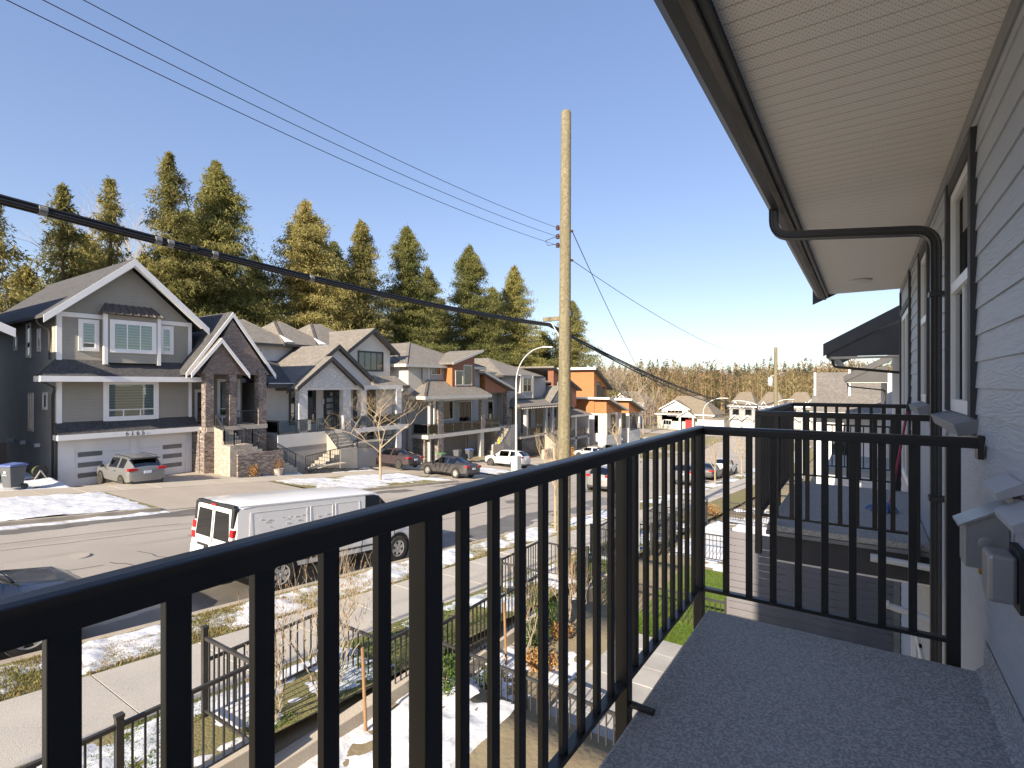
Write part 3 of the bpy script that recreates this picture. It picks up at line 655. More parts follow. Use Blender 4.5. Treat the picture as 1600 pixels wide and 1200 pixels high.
# wall fittings beside the deck: stainless hood, mounting blocks, cover box
def mount(y0, y1, z0, z1, d=.022):
    m = MB().box(WX-.016-d, WX, y0, y1, z0, z1); m.prism([(WX, y0-.03, z1+.03), (WX-.085, y0-.03, z1-.005), (WX-.09, y0-.03, z1+.02), (WX-.02, y0-.03, z1+.062), (WX, y0-.03, z1+.062)], (0, y1-y0+.06, 0)); return m
t = thing('vent_hood', 'stainless steel vent hood with sloping lid on the grey wall', 'vent', (WX, 2.6800, -0.6400))
mount(2.5500, 2.7600, -0.7200, -0.4100).build('mounting_block', 'cap_white', t)
MB().prism([(WX-.04, 2.5900, -0.4500), (WX-.165, 2.5900, -0.5250), (WX-.165, 2.5900, -0.6850), (WX-.04, 2.5900, -0.6900)], (0, .13, 0)).build('hood_body', 'steel', t, bevel=.003)
MB().prism([(WX-.03, 2.5750, -0.4350), (WX-.185, 2.5750, -0.5280), (WX-.185, 2.5750, -0.5360), (WX-.03, 2.5750, -0.4450)], (0, .16, 0)).build('lid', 'steel', t)
MB().lathe([(.022, 2.5895), (.024, 2.5880), (.021, 2.5870)], (WX-.105, 0, -0.5900), 20, 'y').build('port', 'steel', t, smooth=True)
MB().lathe([(.014, -0.7250), (.018, -0.7200), (.018, -0.6900)], (WX-.10, 2.6600, 0), 14).build('brass_fitting', 'brass', t, smooth=True)
t = thing('outlet_box', 'grey weatherproof outlet cover box low on the wall', 'outlet', (WX, 2.4200, -0.6700))
mount(2.3000, 2.5200, -0.7900, -0.4700).build('mounting_block', 'cap_white', t)
box('cover', 'steel', t, WX-.135, WX-.06, 2.3500, 2.4700, -0.7300, -0.5700, bevel=.012); box('back_plate', 'plastic_black', t, WX-.06, WX-.038, 2.3300, 2.4900, -0.7500, -0.5500)

# ================================================================ balconies
def deck(name, label, y0, y1):
    t = thing(name, label, 'balcony', (-.15, (y0+y1)/2, -1.66))
    box('surface', 'membrane', t, -.77, WX-.016, y0, y1, -1.39, -1.33, bevel=.012)
    MB().box(-.775, WX-.02, y0-.006, y1+.006, -1.425, -1.392).build('drip_edge', 'trim_grey', t)
    MB().box(-.74, WX-.02, y0+.03, y1-.03, -1.66, -1.426).build('fascia', 'trim_dark', t)
    MB().box(-.73, WX-.02, y0+.04, y1-.04, -1.68, -1.661).build('ceiling', 'soffit_plain', t)
    return t
dk = deck('balcony', 'grey membrane balcony floor in the right foreground', -1.2, 3.23)
up = MB().prism([(WX-.016, -1.2, -1.33), (WX-.05, -1.2, -1.329), (WX-.022, -1.2, -1.30), (WX-.016, -1.2, -1.18)], (0, 4.43, 0)); up.build('wall_upstand', 'membrane', dk)
deck('balcony', 'grey membrane balcony floor of the neighbour, further along the wall', 5.5, 8.12)
ZT, ZB = -.252, -1.225
def railing(name, label, y0, y1, near_end, posts_y, pick, endposts):
    """outboard run at x=-.83 from y0 to y1, then returns to the wall at the listed ends"""
    t = thing(name, label, 'railing', (-.83, (y0+y1)/2, -1.6)); xr = -.83; S = .056
    def cap(a, b):                                # rounded top rail
        a, b = Vector(a), Vector(b); d = (b-a).normalized(); s = Vector((0,0,1)).cross(d)
        pr = [(-.029,-.05),(-.031,-.012),(-.024,-.003),(-.012,0),(.012,0),(.024,-.003),(.031,-.012),(.029,-.05)]
        MB().prism([a+s*p+Vector((0,0,q)) for p, q in pr], b-a).build('top_rail', 'black_metal', t, bevel=.003)
    cap((xr, y0, ZT), (xr, y1+.031, ZT))
    for i, py in enumerate(posts_y):
        MB().box(xr-S/2, xr+S/2, py-S/2, py+S/2, -1.60, ZT-.048).build('post', 'black_metal', t, bevel=.004)
    ends = sorted(posts_y)
    for a, b in zip(ends, ends[1:]):
        MB().box(xr-.019, xr+.019, a+S/2, b-S/2, ZB-.02, ZB).build('bottom_rail', 'black_metal', t)
        n = max(1, int(round((b-a)/pick))-1); pp = None
        for i in range(n):
            y = a+(b-a)*(i+1)/(n+1)
            if pp is None: pp = MB().box(xr-.010, xr+.010, y-.0175, y+.0175, ZB, ZT-.048).build('picket', 'black_metal', t, bevel=.002); yp = y
            else:
                q = like(pp, t, 'picket', (0, y-yp, 0)); b_ = q.modifiers.new('bevel', 'BEVEL'); b_.width = .002; b_.segments = 2
    for ye in endposts:
        xw = WX-.035
        cap((xr+.031, ye, ZT-.0015), (xw, ye, ZT-.0015))
        MB().box(xw-.09-S/2, xw-.09+S/2, ye-S/2, ye+S/2, -1.60, ZT-.049).build('post', 'black_metal', t, bevel=.004)
        a, b = xr+S/2, xw-.09-S/2
        MB().box(a, b, ye-.019, ye+.019, ZB-.02, ZB).build('bottom_rail', 'black_metal', t)
        n = int(round((b-a)/.128))-1; pp = None
        for i in range(n):
            x = a+(b-a)*(i+1)/(n+1)
            if pp is None: pp = MB().box(x-.0175, x+.0175, ye-.010, ye+.010, ZB, ZT-.049).build('picket', 'black_metal', t, bevel=.002); xp = x
            else:
                q = like(pp, t, 'picket', (x-xp, 0, 0)); b_ = q.modifiers.new('bevel', 'BEVEL'); b_.width = .002; b_.segments = 2
        MB().box(xw-.004, xw+.018, ye-.04, ye+.04, ZT-.10, ZT+.01).build('wall_plate', 'black_metal', t)
    return t
t = railing('balcony_railing', 'black metal balcony railing sweeping across the foreground', -1.2, 3.285, None, [-1.17, -.29, .887, 2.075, 3.285], .133, [3.285])
MB().box(-.80, -.70, 2.06, 2.09, -1.328, -1.312).build('foot_bracket', 'black_metal', t, bevel=.003)
railing('balcony_railing', "black metal railing around the neighbour's balcony with two returns", 5.44, 8.17, True, [5.44, 6.8, 8.17], .133, [5.44, 8.17])
t = thing('mop', 'red-handled mop with blue head leaning on the neighbour\'s wall', 'mop', (.25, 6.9, -1.33))
MB().tube([(.22, 6.75, -1.30), (.40, 7.3, -.30)], .013, 8).build('handle', 'mop_red', t); MB().tube([(.398, 7.295, -.31), (.425, 7.37, -.16)], .015, 8).build('grip', 'plastic_black', t)
mb = MB(); rr = random.Random(5)
for i in range(60):
    a = rr.uniform(0, 6.28); l = rr.uniform(.06, .15)
    mb.tube([(.21, 6.73, -1.27), (.21+l*.5*math.cos(a)-.03, 6.73+l*.5*math.sin(a), -1.27+rr.uniform(0, .03)), (.20+l*math.cos(a)-.05, 6.72+l*math.sin(a), -1.318)], .008, 4)
mb.build('mop_head', 'mop_blue', t)
for lab, yq, x0, zq, x1, z2 in (('white overflow pipe sticking out under the neighbour\'s balcony edge', 5.40, .05, -1.47, WX, -1.485), ('lower white drain pipe crossing in front of the lower window', 5.25, .12, -1.79, WX, -1.86)):
    t = thing('drain_pipe', lab, 'pipe', (WX, yq, zq), 'white drain pipes')
    MB().tube([(x0, yq, zq), (x1, yq, z2)], .028, 14).build('pipe', 'pvc', t, smooth=True); MB().tube([(x0-.005, yq, zq), (x0+.05, yq, zq-.001)], .034, 14).build('socket', 'pvc', t, smooth=True)

# ---------------------------------------------------------------- roofs of the next block, stepping down beyond the end of ours
def next_block(label, y0, y1, dz, xw):
    t = thing('townhouse_block', label, 'building', (2.5, (y0+y1)/2, -6.2))
    box('wall', 'plank', t, xw, 6.5, y0+.5, y1, -7.5, 1.44+dz)
    ro = MB().prism([(-.75, y0, 1.16+dz), (6.5, y0, 5.15+dz), (6.5, y0, 5.28+dz), (-.78, y0, 1.29+dz)], (0, y1-y0, 0)).build('roof', 'shingle_grey', t)
    MB().prism([(-.80, y0-.045, .99+dz), (-.80, y0-.045, 1.28+dz), (4.5, y0-.045, 4.2+dz), (4.5, y0-.045, 3.85+dz)], (0, .042, 0)).build('rake_board', 'gutter_dark', ro)
    for j in range(4): box('soffit_panel', 'soffit_plain', ro, -.66, xw, y0+.02+j*.26, y0+.27+j*.26, .96+dz, .975+dz)
    MB().prism([(-.66, y0, .985+dz), (-.66, y0, 1.18+dz), (xw, y0, 1.8+dz), (xw, y0, .985+dz)], (0, .03, 0)).build('gable_board', 'gutter_dark', ro)
    MB().box(-.74, -.66, y0+.02, y1, .95+dz, 1.14+dz).build('gutter', 'gutter_dark', ro)
    pipe_rect(MB(), bend([(-.66, y0+1.3, .95+dz), (-.66, y0+1.3, .78+dz), (xw-.06, y0+1.3, .60+dz), (xw-.06, y0+1.3, -7)], .12), .085, .065).build('downspout', 'gutter_dark', t)
    return t
next_block('second townhouse block with dark rake board beyond the near eave', 14.4, 25, -.34, .9)
next_block('third townhouse block, lower dark eave behind the second', 29.5, 41, -.90, .9)
t = thing('balcony_railing', 'thin black railing of the second block\'s lower balcony', 'railing', (-.2, 14.2, -2))
MB().box(-.75, .9, 14.12, 14.17, -.96, -.92).build('top_rail', 'black_metal', t); MB().box(-.75, .9, 14.13, 14.16, -1.9, -1.87).build('bottom_rail', 'black_metal', t)
for i in range(14): x = -.73+i*.12; MB().box(x-.012, x+.012, 14.135, 14.155, -1.87, -.96).build('picket', 'black_metal', t)
box('floor', 'membrane', t, -.75, .9, 14.2, 17, -2.1, -1.95)
# ================================================================ front yards: low walls, metal fences, slat screen, paving
def fence_panel(t, a, b, zt, zb, posts=(True, True), pz=.06, pick=.115):
    """panel between plan points a and b (both rails level)"""
    a, b = Vector((*a, 0)), Vector((*b, 0)); d = (b-a); L = d.length; u = d/L
    def at(s, z): p = a+u*s; return (p.x, p.y, z)
    MB().bar(at(0, zt-.02), at(L, zt-.02), .04, .04).build('top_rail', 'dull_metal', t); MB().bar(at(0, zb+.02), at(L, zb+.02), .03, .03).build('bottom_rail', 'dull_metal', t)
    n = max(1, int(round(L/pick))-1); pp = None
    for i in range(n):
        s = L*(i+1)/(n+1)
        if pp is None: pp = MB().bar(at(s, zb+.035), at(s, zt-.04), .018).build('picket', 'dull_metal', t); s0 = s
        else: like(pp, t, 'picket', tuple(u*(s-s0)))
    for e, s in zip(posts, (0, L)):
        if e:
            p = at(s, 0); q = .032
            MB().box(p[0]-q, p[0]+q, p[1]-q, p[1]+q, zb-.12, zt+pz).prism([(p[0]-q-.006, p[1]-q-.006, zt+pz), (p[0]+q+.006, p[1]-q-.006, zt+pz), (p[0]+q+.006, p[1]+q+.006, zt+pz), (p[0]-q-.006, p[1]+q+.006, zt+pz)], (0, 0, .03)).build('post', 'dull_metal', t)
FX, GX = -7.2, -6.0
ORD = ['first', 'second', 'third', 'fourth', 'fifth', 'sixth', 'seventh', 'eighth', 'ninth']
FN = 'black metal fences of the front yards'
t = thing('metal_fence', 'nearest black metal fence corner with gate below the railing', 'fence', (-6.5, 2.8, -4.4), FN)
fence_panel(t, (GX, 2.12), (GX, 3.46), -3.29, -4.25, (True, False)); fence_panel(t, (FX, 3.5), (GX, 3.5), -3.31, -4.30, (True, False), .1)
fence_panel(t, (GX, .9), (GX, 2.09), -3.29, -4.25, (True, False))
t = thing('metal_fence', 'black metal fence panel behind the bare young tree', 'fence', (-6.8, 4.6, -4.6), FN)
fence_panel(t, (FX, 3.56), (FX, 5.57), -3.62, -4.45, (False, True), .09)
t = thing('metal_fence', 'black metal gate alcove by the leaning wooden stake', 'fence', (-6.4, 6.2, -4.8), FN)
fence_panel(t, (FX, 5.62), (GX, 5.62), -3.93, -4.82, (False, False)); fence_panel(t, (GX, 5.62), (GX, 6.78), -3.88, -4.80, (False, True), .12)
t = thing('metal_fence', 'black metal fence run along the snowy yard past the alcove', 'fence', (-6, 8.5, -5), FN)
fence_panel(t, (GX, 6.84), (GX, 8.5), -4.09, -5.05, (False, True)); fence_panel(t, (GX, 8.5), (GX, 10.25), -4.21, -5.15, (False, False)); fence_panel(t, (FX, 10.3), (GX, 10.3), -4.25, -5.12, (True, True))
t = thing('metal_fence', 'black metal divider fence between two sunken yards', 'fence', (-4, 6.6, -5.2), FN)
fence_panel(t, (GX, 6.72), (-4.2, 6.62), -4.34, -5.2, (False, True), .04); fence_panel(t, (-4.2, 6.62), (-2.3, 6.5), -4.34, -5.2, (False, True), .04)
def bay(lab, y0):
    s = g(y0+2)+1.02
    t = thing('metal_fence', lab, 'fence', (-6.6, y0+2, g(y0+2)), FN)
    fence_panel(t, (FX, y0), (FX, y0+2.1), s+.1, s-.82, (False, True)); fence_panel(t, (FX, y0+2.15), (GX, y0+2.15), s-.05, s-.9, (False, True)); fence_panel(t, (GX, y0+2.2), (GX, y0+4.88), s-.18, s-1.1, (False, True)); fence_panel(t, (FX, y0+4.93), (GX, y0+4.93), s-.25, s-1.1, (True, False))
bay('black metal fence bay at the foot of the tall utility pole', 10.36)
bay('black metal fence bay beyond the utility pole', 15.29); bay('farther black metal fence bay near the second divider', 20.22)
def divider(lab, y, x0, x1):
    zt = yard(y+.3)+1.0; t = thing('metal_fence', lab, 'fence', ((x0+x1)/2, y, zt-1), FN); n = max(1, int((x1-x0)/1.8))
    for i in range(n): fence_panel(t, (x0+(x1-x0)*i/n, y), (x0+(x1-x0)*(i+1)/n, y), zt, zt-.86, (i == 0, True), .04)
divider('black metal divider fence joining the slatted screen over the lawn', 11.9, -5.9, -2.45)
divider('black metal divider fence on snow behind the slatted screen', 18.6, -5.9, -1.2)
divider('small black metal fence far down the yards', 28.0, -5.9, -1.0)
# low concrete walls carrying the fences
for lab, y0, y1, zt in (('low concrete wall under the nearest fence gate', -3, 3.46, -4.22), ('low concrete wall beside the wooden stake', 3.5, 6.8, -4.62), ('low concrete wall along the snowy yard', 6.84, 10.3, -5.02), ('low concrete wall past the snowy yard', 10.34, 15.2, -5.3)):
    t = tag(MB().box(-6.12, -5.9, y0, y1, -6.2, zt).build('garden_wall', 'concrete', bevel=.012), lab, 'wall', 'low concrete garden walls')
t = thing('garden_steps', 'concrete steps inside the gate alcove', 'steps', (-5.3, 6.2, -5.25))
for i in range(3): box('step', 'concrete_worn', t, -5.9+.32*i, -5.9+.32*i+.33, 5.66, 6.74, -5.6, -4.86-.14*i, bevel=.008)
# sunken patio of concrete slabs, then lawn
structure(MB().box(-4.25, -.6, 1.8, 10.6, -5.35, -5.262).build('patio_bed', 'soil')); pb = bpy.data.objects['patio_bed']; pr = random.Random(3); proto = None
for i in range(14):
    for j in range(6):
        y = 2.2+.6*i; x = -4.2+.6*j
        MB().box(x+.005, x+.595, y+.005, y+.595, -5.3, -5.205+pr.uniform(-.004, .004)).build('paving_slab', 'paver', pb, bevel=.006)
structure(MB().add([(-4.25, 10.62, -5.22), (.4, 10.62, -5.22), (.4, 11.6, -5.22), (-4.25, 11.6, -5.22)], [(0,1,2,3)]).build('lawn', 'lawn'))
structure(MB().add([(-4.6, 11.64, -5.6), (.4, 11.64, -5.6), (.4, 16.5, -5.6), (-4.6, 16.5, -5.6)], [(0,1,2,3)]).build('lawn', 'lawn'))
blades('bright green lawn beside the slatted screen', 30000, -4.2, -1.5, 10.62, 16.4, lambda x, y: -5.23 if y < 11.6 else -5.61, 'blade_green', .05, 6)
# horizontal slat screen
t = thing('slat_screen', 'grey horizontal slat privacy screen below the neighbour\'s balcony', 'fence', (-.95, 11.8, -5.2))
for x in (-2.38, -1.45, -.5, .40): box('post', 'slat_paint', t, x-.045, x+.045, 11.83, 11.92, -5.4, -3.07)
sp = None
for i in range(14):
    z0 = -5.15+.147*i
    if sp is None: sp = MB().box(-2.38, .44, 11.79, 11.822, z0, z0+.135).build('slat', 'slat_paint', t)
    else: like(sp, t, 'slat', (0, 0, .147*i))

# ================================================================ utility poles, wires, street lamps
def sag(a, b, d, n=24):
    a, b = Vector(a), Vector(b); return [a.lerp(b, i/n)-Vector((0, 0, 4*d*(i/n)*(1-i/n))) for i in range(n+1)]
PX, PY = -6.85, 12.85
t = thing('utility_pole', 'tall bare wooden utility pole in the middle of the view', 'pole', (PX, PY, -5.4))
MB().tube([(PX-.06, PY+.03, -6.0), (PX, PY, 1), (PX+.06, PY-.03, 7.42), (PX+.062, PY-.031, 7.48)], [.20, .165, .135, .115], 18).build('shaft', 'pole_wood', t, smooth=True)
for i, zz in enumerate((4.28, 4.04, 3.80)):
    MB().lathe([(.03, -.06), (.055, -.05), (.045, -.02), (.06, 0), (.045, .03), (.055, .05), (.03, .07)], (PX-.13, PY-.16, zz), 12).build('insulator', 'insulator', t, smooth=True)
    MB().tube([(PX-.13, PY-.16, zz), (PX+.02, PY, zz)], .014, 6).build('insulator_pin', 'galv', t)
for zz in (4.2, 3.4): MB().lathe([(.03, -.03), (.045, 0), (.03, .03)], (PX+.18, PY+.08, zz), 10).build('insulator', 'insulator', t, smooth=True)
MB().bar((PX+.10, PY, 1.82), (PX-.62, PY-.10, 1.80), .09, .11).build('side_arm', 'pole_wood', t); MB().bar((PX-.12, PY, 1.25), (PX-.42, PY-.05, 1.76), .035, .02).build('arm_brace', 'galv', t)
MB().box(PX+.14, PX+.22, PY-.06, PY+.06, 1.85, 2.0).build('bracket', 'gutter_dark', t)
P2 = (-7.6, 60.5)
t2 = thing('utility_pole', 'second wooden utility pole further down the street at right', 'pole', (P2[0], P2[1], g(60.5)))
MB().tube([(P2[0], P2[1], g(60)-.4), (P2[0], P2[1], -3)], .22, 14).build('lower_shaft', 'galv', t2, smooth=True)
MB().tube([(P2[0], P2[1], -3), (P2[0], P2[1], 3.8)], [.19, .16], 14).build('shaft', 'pole_wood', t2, smooth=True)
MB().lathe([(.2, -2.2), (.26, -2.1), (.26, -1.4), (.2, -1.3)], (P2[0]-.5, P2[1], 2.0), 14).build('transformer', 'galv', t2, smooth=True)
MB().bar((P2[0]-.05, P2[1], .9), (P2[0]-.5, P2[1], .8), .06).build('bracket', 'galv', t2)
# thick telecom bundle: several cables lashed together
t = thing('cable_bundle', 'thick black bundle of cables sagging across the whole view', 'cable', (PX-.4, PY, 1.6))
for k, (dx, dz, rr_) in enumerate(((0, 0, .024), (.03, -.035, .022), (-.02, -.045, .017), (.01, .03, .008))):
    A = (-6.62+dx, -14, 3.80+dz); B = (PX-.42+dx, PY-.12, 1.66+dz); Cc = (P2[0]-.2+dx, P2[1], -1.9+dz*1.6)
    MB().tube(sag(A, B, .75+.008*k, 40)[:], rr_, 7).build('cable', 'cable', t, smooth=True); MB().tube(sag(B, Cc, 1.05+.25*(k % 2), 40), rr_*1.15, 7).build('cable', 'cable', t, smooth=True)
pts = sag((-6.61, -14, 3.78), (PX-.41, PY-.12, 1.64), .756, 200)
for i in (118, 126, 127, 129, 131, 142):
    MB().tube([pts[i]-Vector((0,0,.012)), pts[i].lerp(pts[i+1], .5)-Vector((0,0,.012))], .05, 10).build('clamp', 'cable_band' if i != 129 else 'cable', t)
MB().tube(sag((PX-.15, 20.2, .6), (PX-.1, 22.6, .33), .55, 14), .018, 6).build('slack_loop', 'cable', t)
for i, (lab, zz, z0) in enumerate((('lowest of the three thin wires rising left of the pole', 3.80, 5.47), ('middle of the three thin wires rising left of the pole', 4.04, 5.57), ('highest of the three thin wires rising left of the pole', 4.28, 5.77))):
    tag(MB().tube(sag((PX-.1-.02*i, -16, z0+1.15), (PX-.13, PY-.18, zz), 1.2, 60), .0055, 5).build('wire', 'cable'), lab, 'wire', 'thin overhead wires')
tag(MB().tube(sag((PX+.18, PY+.1, 3.4), (P2[0], P2[1], 3.3), 1.25, 50), .009, 5).build('wire', 'cable'), 'thin wire from the near pole to the top of the far pole', 'wire', 'thin overhead wires')
tag(MB().tube(sag((PX+.18, PY+.1, 4.2), (-26, 88, -2.5), 2.6, 50), .012, 5).build('wire', 'cable'), 'steep dark wire falling from the near pole towards the far houses', 'wire', 'thin overhead wires')
MB().tube([(PX-.13, PY-.2, 4.04), (PX-.32, PY-.5, 3.88), (PX-.25, PY-.5, 3.74), (PX-.12, PY-.3, 3.8)], .008, 5).build('jumper_wire', 'cable', bpy.data.objects['utility_pole'])
def lamp(lab, x, y, h, ang, reach=2.6, s=1.):
    z = g(y)+.1; t = thing('street_lamp', lab, 'street lamp', (x, y, z), 'street lamps'); dx, dy = math.cos(ang), math.sin(ang)
    pts = [(x, y, z), (x, y, z+h*.72)]+[(x+dx*reach*(1-math.cos(a)), y+dy*reach*(1-math.cos(a)), z+h*.72+h*.28*math.sin(a)) for a in [k*math.pi/2/12 for k in range(1, 13)]]
    MB().tube(pts, [.10*s, .075*s]+[.06*s-.0015*k for k in range(12)], 12).build('mast', 'galv', t, smooth=True)
    e = pts[-1]; MB().prism([(e[0]-.1*dx, e[1]-.1*dy, e[2]-.06), (e[0]+.75*dx, e[1]+.75*dy, e[2]-.09), (e[0]+.8*dx, e[1]+.8*dy, e[2]+.0), (e[0]-.1*dx, e[1]-.1*dy, e[2]+.07)], (.22*dy, -.22*dx, 0)).build('lamp_head', 'galv', t, bevel=.02)
    return t
l1 = lamp('grey street lamp with boxed foot beside the white car', -24.6, 37.4, 10.6, 0.15)
box('base_box', 'galv', l1, -24.92, -24.28, 37.08, 37.72, g(37.4)+.1, g(37.4)+1.5, bevel=.02)
lamp('left of the two far street lamps, arm curving right', -22.6, 92, 8.6, .1, 3.2, 1.3); lamp('right of the two far street lamps, arm curving left', -11.6, 84, 8.2, math.pi-.1, 4.2, 1.5)
lamp('smallest street lamp before the far townhouses', -16, 121, 8.0, .1, 3.4, 1.3)
lamp('street lamp behind the neighbour railing by the grey roof', -5.2, 60, 8.6, .0, 3, 1.2)
tag(MB().tube([(-6.35, 17.1, -6.0), (-6.35, 17.1, -2.15)], .075, 12).build('marker_post', 'ink_white', smooth=True), 'plain white post seen between the railing pickets', 'post')
t = thing('street_sign', 'small white street sign on a thin post in front of the orange house', 'sign', (-25.5, 72, g(72)))
MB().tube([(-25.5, 72, g(72)), (-25.5, 72, g(72)+2.9)], .05, 8).build('post', 'galv', t); MB().box(-25.55, -25.5, 71.3, 72.9, g(72)+2.55, g(72)+2.85).build('blade', 'ink_white', t)
# ================================================================ houses across the street (their fronts face +X)
def opening(root, name, face, p, u0, u1, z0, z1, trim='trim_white', tw=.12, cols=1, rows=1, fw=.05, glass='glass', back='zebra_blind', fm=None, proud=.05, transom=None, bars=None):
    """framed opening: face 'x' looks along +X at x=p (u = y), face 'y' looks along -Y at y=p (u = x). trim + frame bars, then one pane each"""
    s = 1 if face == 'x' else -1
    def bx(mb, a, b, c, d, e, f):                # a..b along the normal (outwards positive), c..d along u
        if face == 'x': mb.box(p+a, p+b, c, d, e, f)
        else: mb.box(c, d, p-b, p-a, e, f)
        return mb
    mb = MB()
    if tw:
        bx(mb, -.02, proud, u0-tw, u0, z0-tw, z1+tw); bx(mb, -.02, proud, u1, u1+tw, z0-tw, z1+tw); bx(mb, -.02, proud-.003, u0, u1, z1, z1+tw); bx(mb, -.02, proud+.01, u0, u1, z0-tw, z0)
    else: bx(mb, -.02, .012, u0, u1, z1-.02, z1)
    w = mb.build(name, trim, root)
    fr = MB(); us = [u0+(u1-u0)*i/cols for i in range(cols+1)]; zs = [z0+(z1-z0)*i/rows for i in range(rows+1)]
    if transom: zs = [z0, z0+(z1-z0)*transom, z1]
    for i, u in enumerate(us): bx(fr, .004, .035, max(u0, u-fw/2) if 0 < i < cols else (u0 if i == 0 else u1-fw), (u+fw/2) if 0 < i < cols else (u0+fw if i == 0 else u1), z0, z1)
    for i, zz in enumerate(zs): bx(fr, .006, .031, u0, u1, zz-fw/2 if 0 < i < len(zs)-1 else (z0 if i == 0 else z1-fw), zz+fw/2 if 0 < i < len(zs)-1 else (z0+fw if i == 0 else z1))
    fr.build('frame', fm or trim, w)
    for i in range(cols):
        for j in range(len(zs)-1):
            bx(MB(), .014, .018, us[i]+fw*.5, us[i+1]-fw*.5, zs[j]+fw*.5, zs[j+1]-fw*.5).build('pane', glass, w)
    if back: bx(MB(), .0025, .004, u0+.01, u1-.01, z0+.01, z1-.01).build('blind', back, w)
    return w
def gable(root, y0, y1, ze, za, x0, x1, roof, trim, th=.28, name='roof', ya=None, soff='trim_white', t=.14):
    """gable roof with its ridge along X; the x1 end shows to the street"""
    ya = (y0+y1)/2 if ya is None else ya
    ro = MB().prism([(x0, y0, ze), (x0, ya, za), (x0, y1, ze), (x0, y1, ze+t), (x0, ya, za+t*1.25), (x0, y0, ze+t)], (x1-x0, 0, 0)).build(name, roof, root)
    for a, b in ((y0, ya), (y1, ya)):
        e = -.02 if a < b else .02
        MB().prism([(x1, a+e, ze+t*.86-th), (x1, b, za+t*1.1-th), (x1, b, za+t*1.1), (x1, a+e, ze+t*.86)], (.05, 0, 0)).build('bargeboard', trim, ro)
    return ro
def hip(root, x0, x1, y0, y1, ze, za, ra, rb, roof, trim, fh=.2, name='roof', fx=None):
    """hip roof over a rectangle with ridge from ra to rb (plan points)"""
    c = [(x0,y0,ze),(x1,y0,ze),(x1,y1,ze),(x0,y1,ze),(ra[0],ra[1],za),(rb[0],rb[1],za)]
    if abs(ra[0]-rb[0]) < abs(ra[1]-rb[1]): fs = [(0,1,4),(1,2,5,4),(2,3,5),(3,0,4,5)]     # ridge along Y, ra nearer y0
    else: fs = [(1,2,5),(0,1,5,4),(3,0,4),(2,3,4,5)]                                        # ridge along X, rb nearer x1
    ro = MB().add(c, fs+[(3,2,1,0)]).build(name, roof, root)
    f = MB(); q = .05
    f.box(x1-.001, x1+q, y0-q, y1+q, ze-fh+.03, ze+.03); f.box(x0, x1-.001, y0-q, y0-.001, ze-fh+.03, ze+.03); f.box(x0, x1-.001, y1+.001, y1+q, ze-fh+.03, ze+.03)
    f.build('fascia', trim, ro)
    for a, b in ((ra, (x1, y0)), ((ra if abs(ra[0]-rb[0]) < abs(ra[1]-rb[1]) else rb), (x1, y0)), (rb, (x1, y1))):
        MB().bar((a[0], a[1], za+.02), (b[0], b[1], ze+.03), .22, .04).build('hip_cap', roof, ro)
    return ro
def skirt(root, x0, x1, y0, y1, ze, zt, roof, trim, fh=.22, hipends=True):
    """lean-to roof along a front wall at x0, eave at x1"""
    d = (x1-x0)*.8 if hipends else 0
    ro = MB().add([(x0, y0+d, zt), (x1, y0, ze), (x1, y1, ze), (x0, y1-d, zt), (x0, y0, ze), (x0, y1, ze)], [(0,1,2,3),(0,4,1),(3,2,5),(4,5,2,1)]).build('skirt_roof', roof, root)
    MB().box(x1, x1+.05, y0-.05, y1+.05, ze-fh+.04, ze+.04).box(x0, x1-.001, y0-.05, y0-.001, ze-fh+.04, ze+.035).box(x0, x1-.001, y1+.001, y1+.05, ze-fh+.04, ze+.035).build('fascia', trim, ro)
    return ro
def garage(root, x, y0, y1, z0, z1, m, panes=None, cols=1, rows=4, pane_m='grey_pane'):
    d = MB(); n = rows
    for i in range(n): a = z0+(z1-z0)*i/n; d.box(x-.04, x, y0, y1, a+.006, a+(z1-z0)/n-.006)
    d.box(x-.06, x-.041, y0, y1, z0, z1)
    go = d.build('garage_door', m, root)
    for a, b, c, e in panes or []: box('pane', pane_m, go, x, x+.012, a, b, c, e)
    return go
def rail(root, pts, h=.95, glassy=False, m='charcoal', pick=.14):
    """guard rail through 3-D points (base line): posts, rails, and pickets or glass"""
    for a, b in zip(pts, pts[1:]):
        a, b = Vector(a), Vector(b); up = Vector((0, 0, h)); L = (b-a).length
        ro = MB().bar(a+up, b+up, .05, .05).build('railing', m, root)
        mb = MB().bar(a+Vector((0,0,.1)), b+Vector((0,0,.1)), .035); mb.build('bottom_rail', m, ro)
        n = max(1, int(L/(1.2 if glassy else 1.6)))
        for i in range(n+1): p = a.lerp(b, i/n); MB().bar(p, p+up, .05).build('post', m, ro)
        if glassy:
            d = (b-a).normalized(); s = Vector((-d.y, d.x, 0))*.006
            for i in range(n):
                p, q = a.lerp(b, (i+.06)/n), a.lerp(b, (i+.94)/n)
                MB().prism([p+Vector((0,0,.14)), q+Vector((0,0,.14)), q+Vector((0,0,h-.05)), p+Vector((0,0,h-.05))], s).build('pane', 'glass_rail', ro)
        else:
            k = int(L/pick)
            for i in range(1, k):
                p = a.lerp(b, i/k); MB().bar(p+Vector((0,0,.1)), p+up, .018).build('baluster', m, ro)
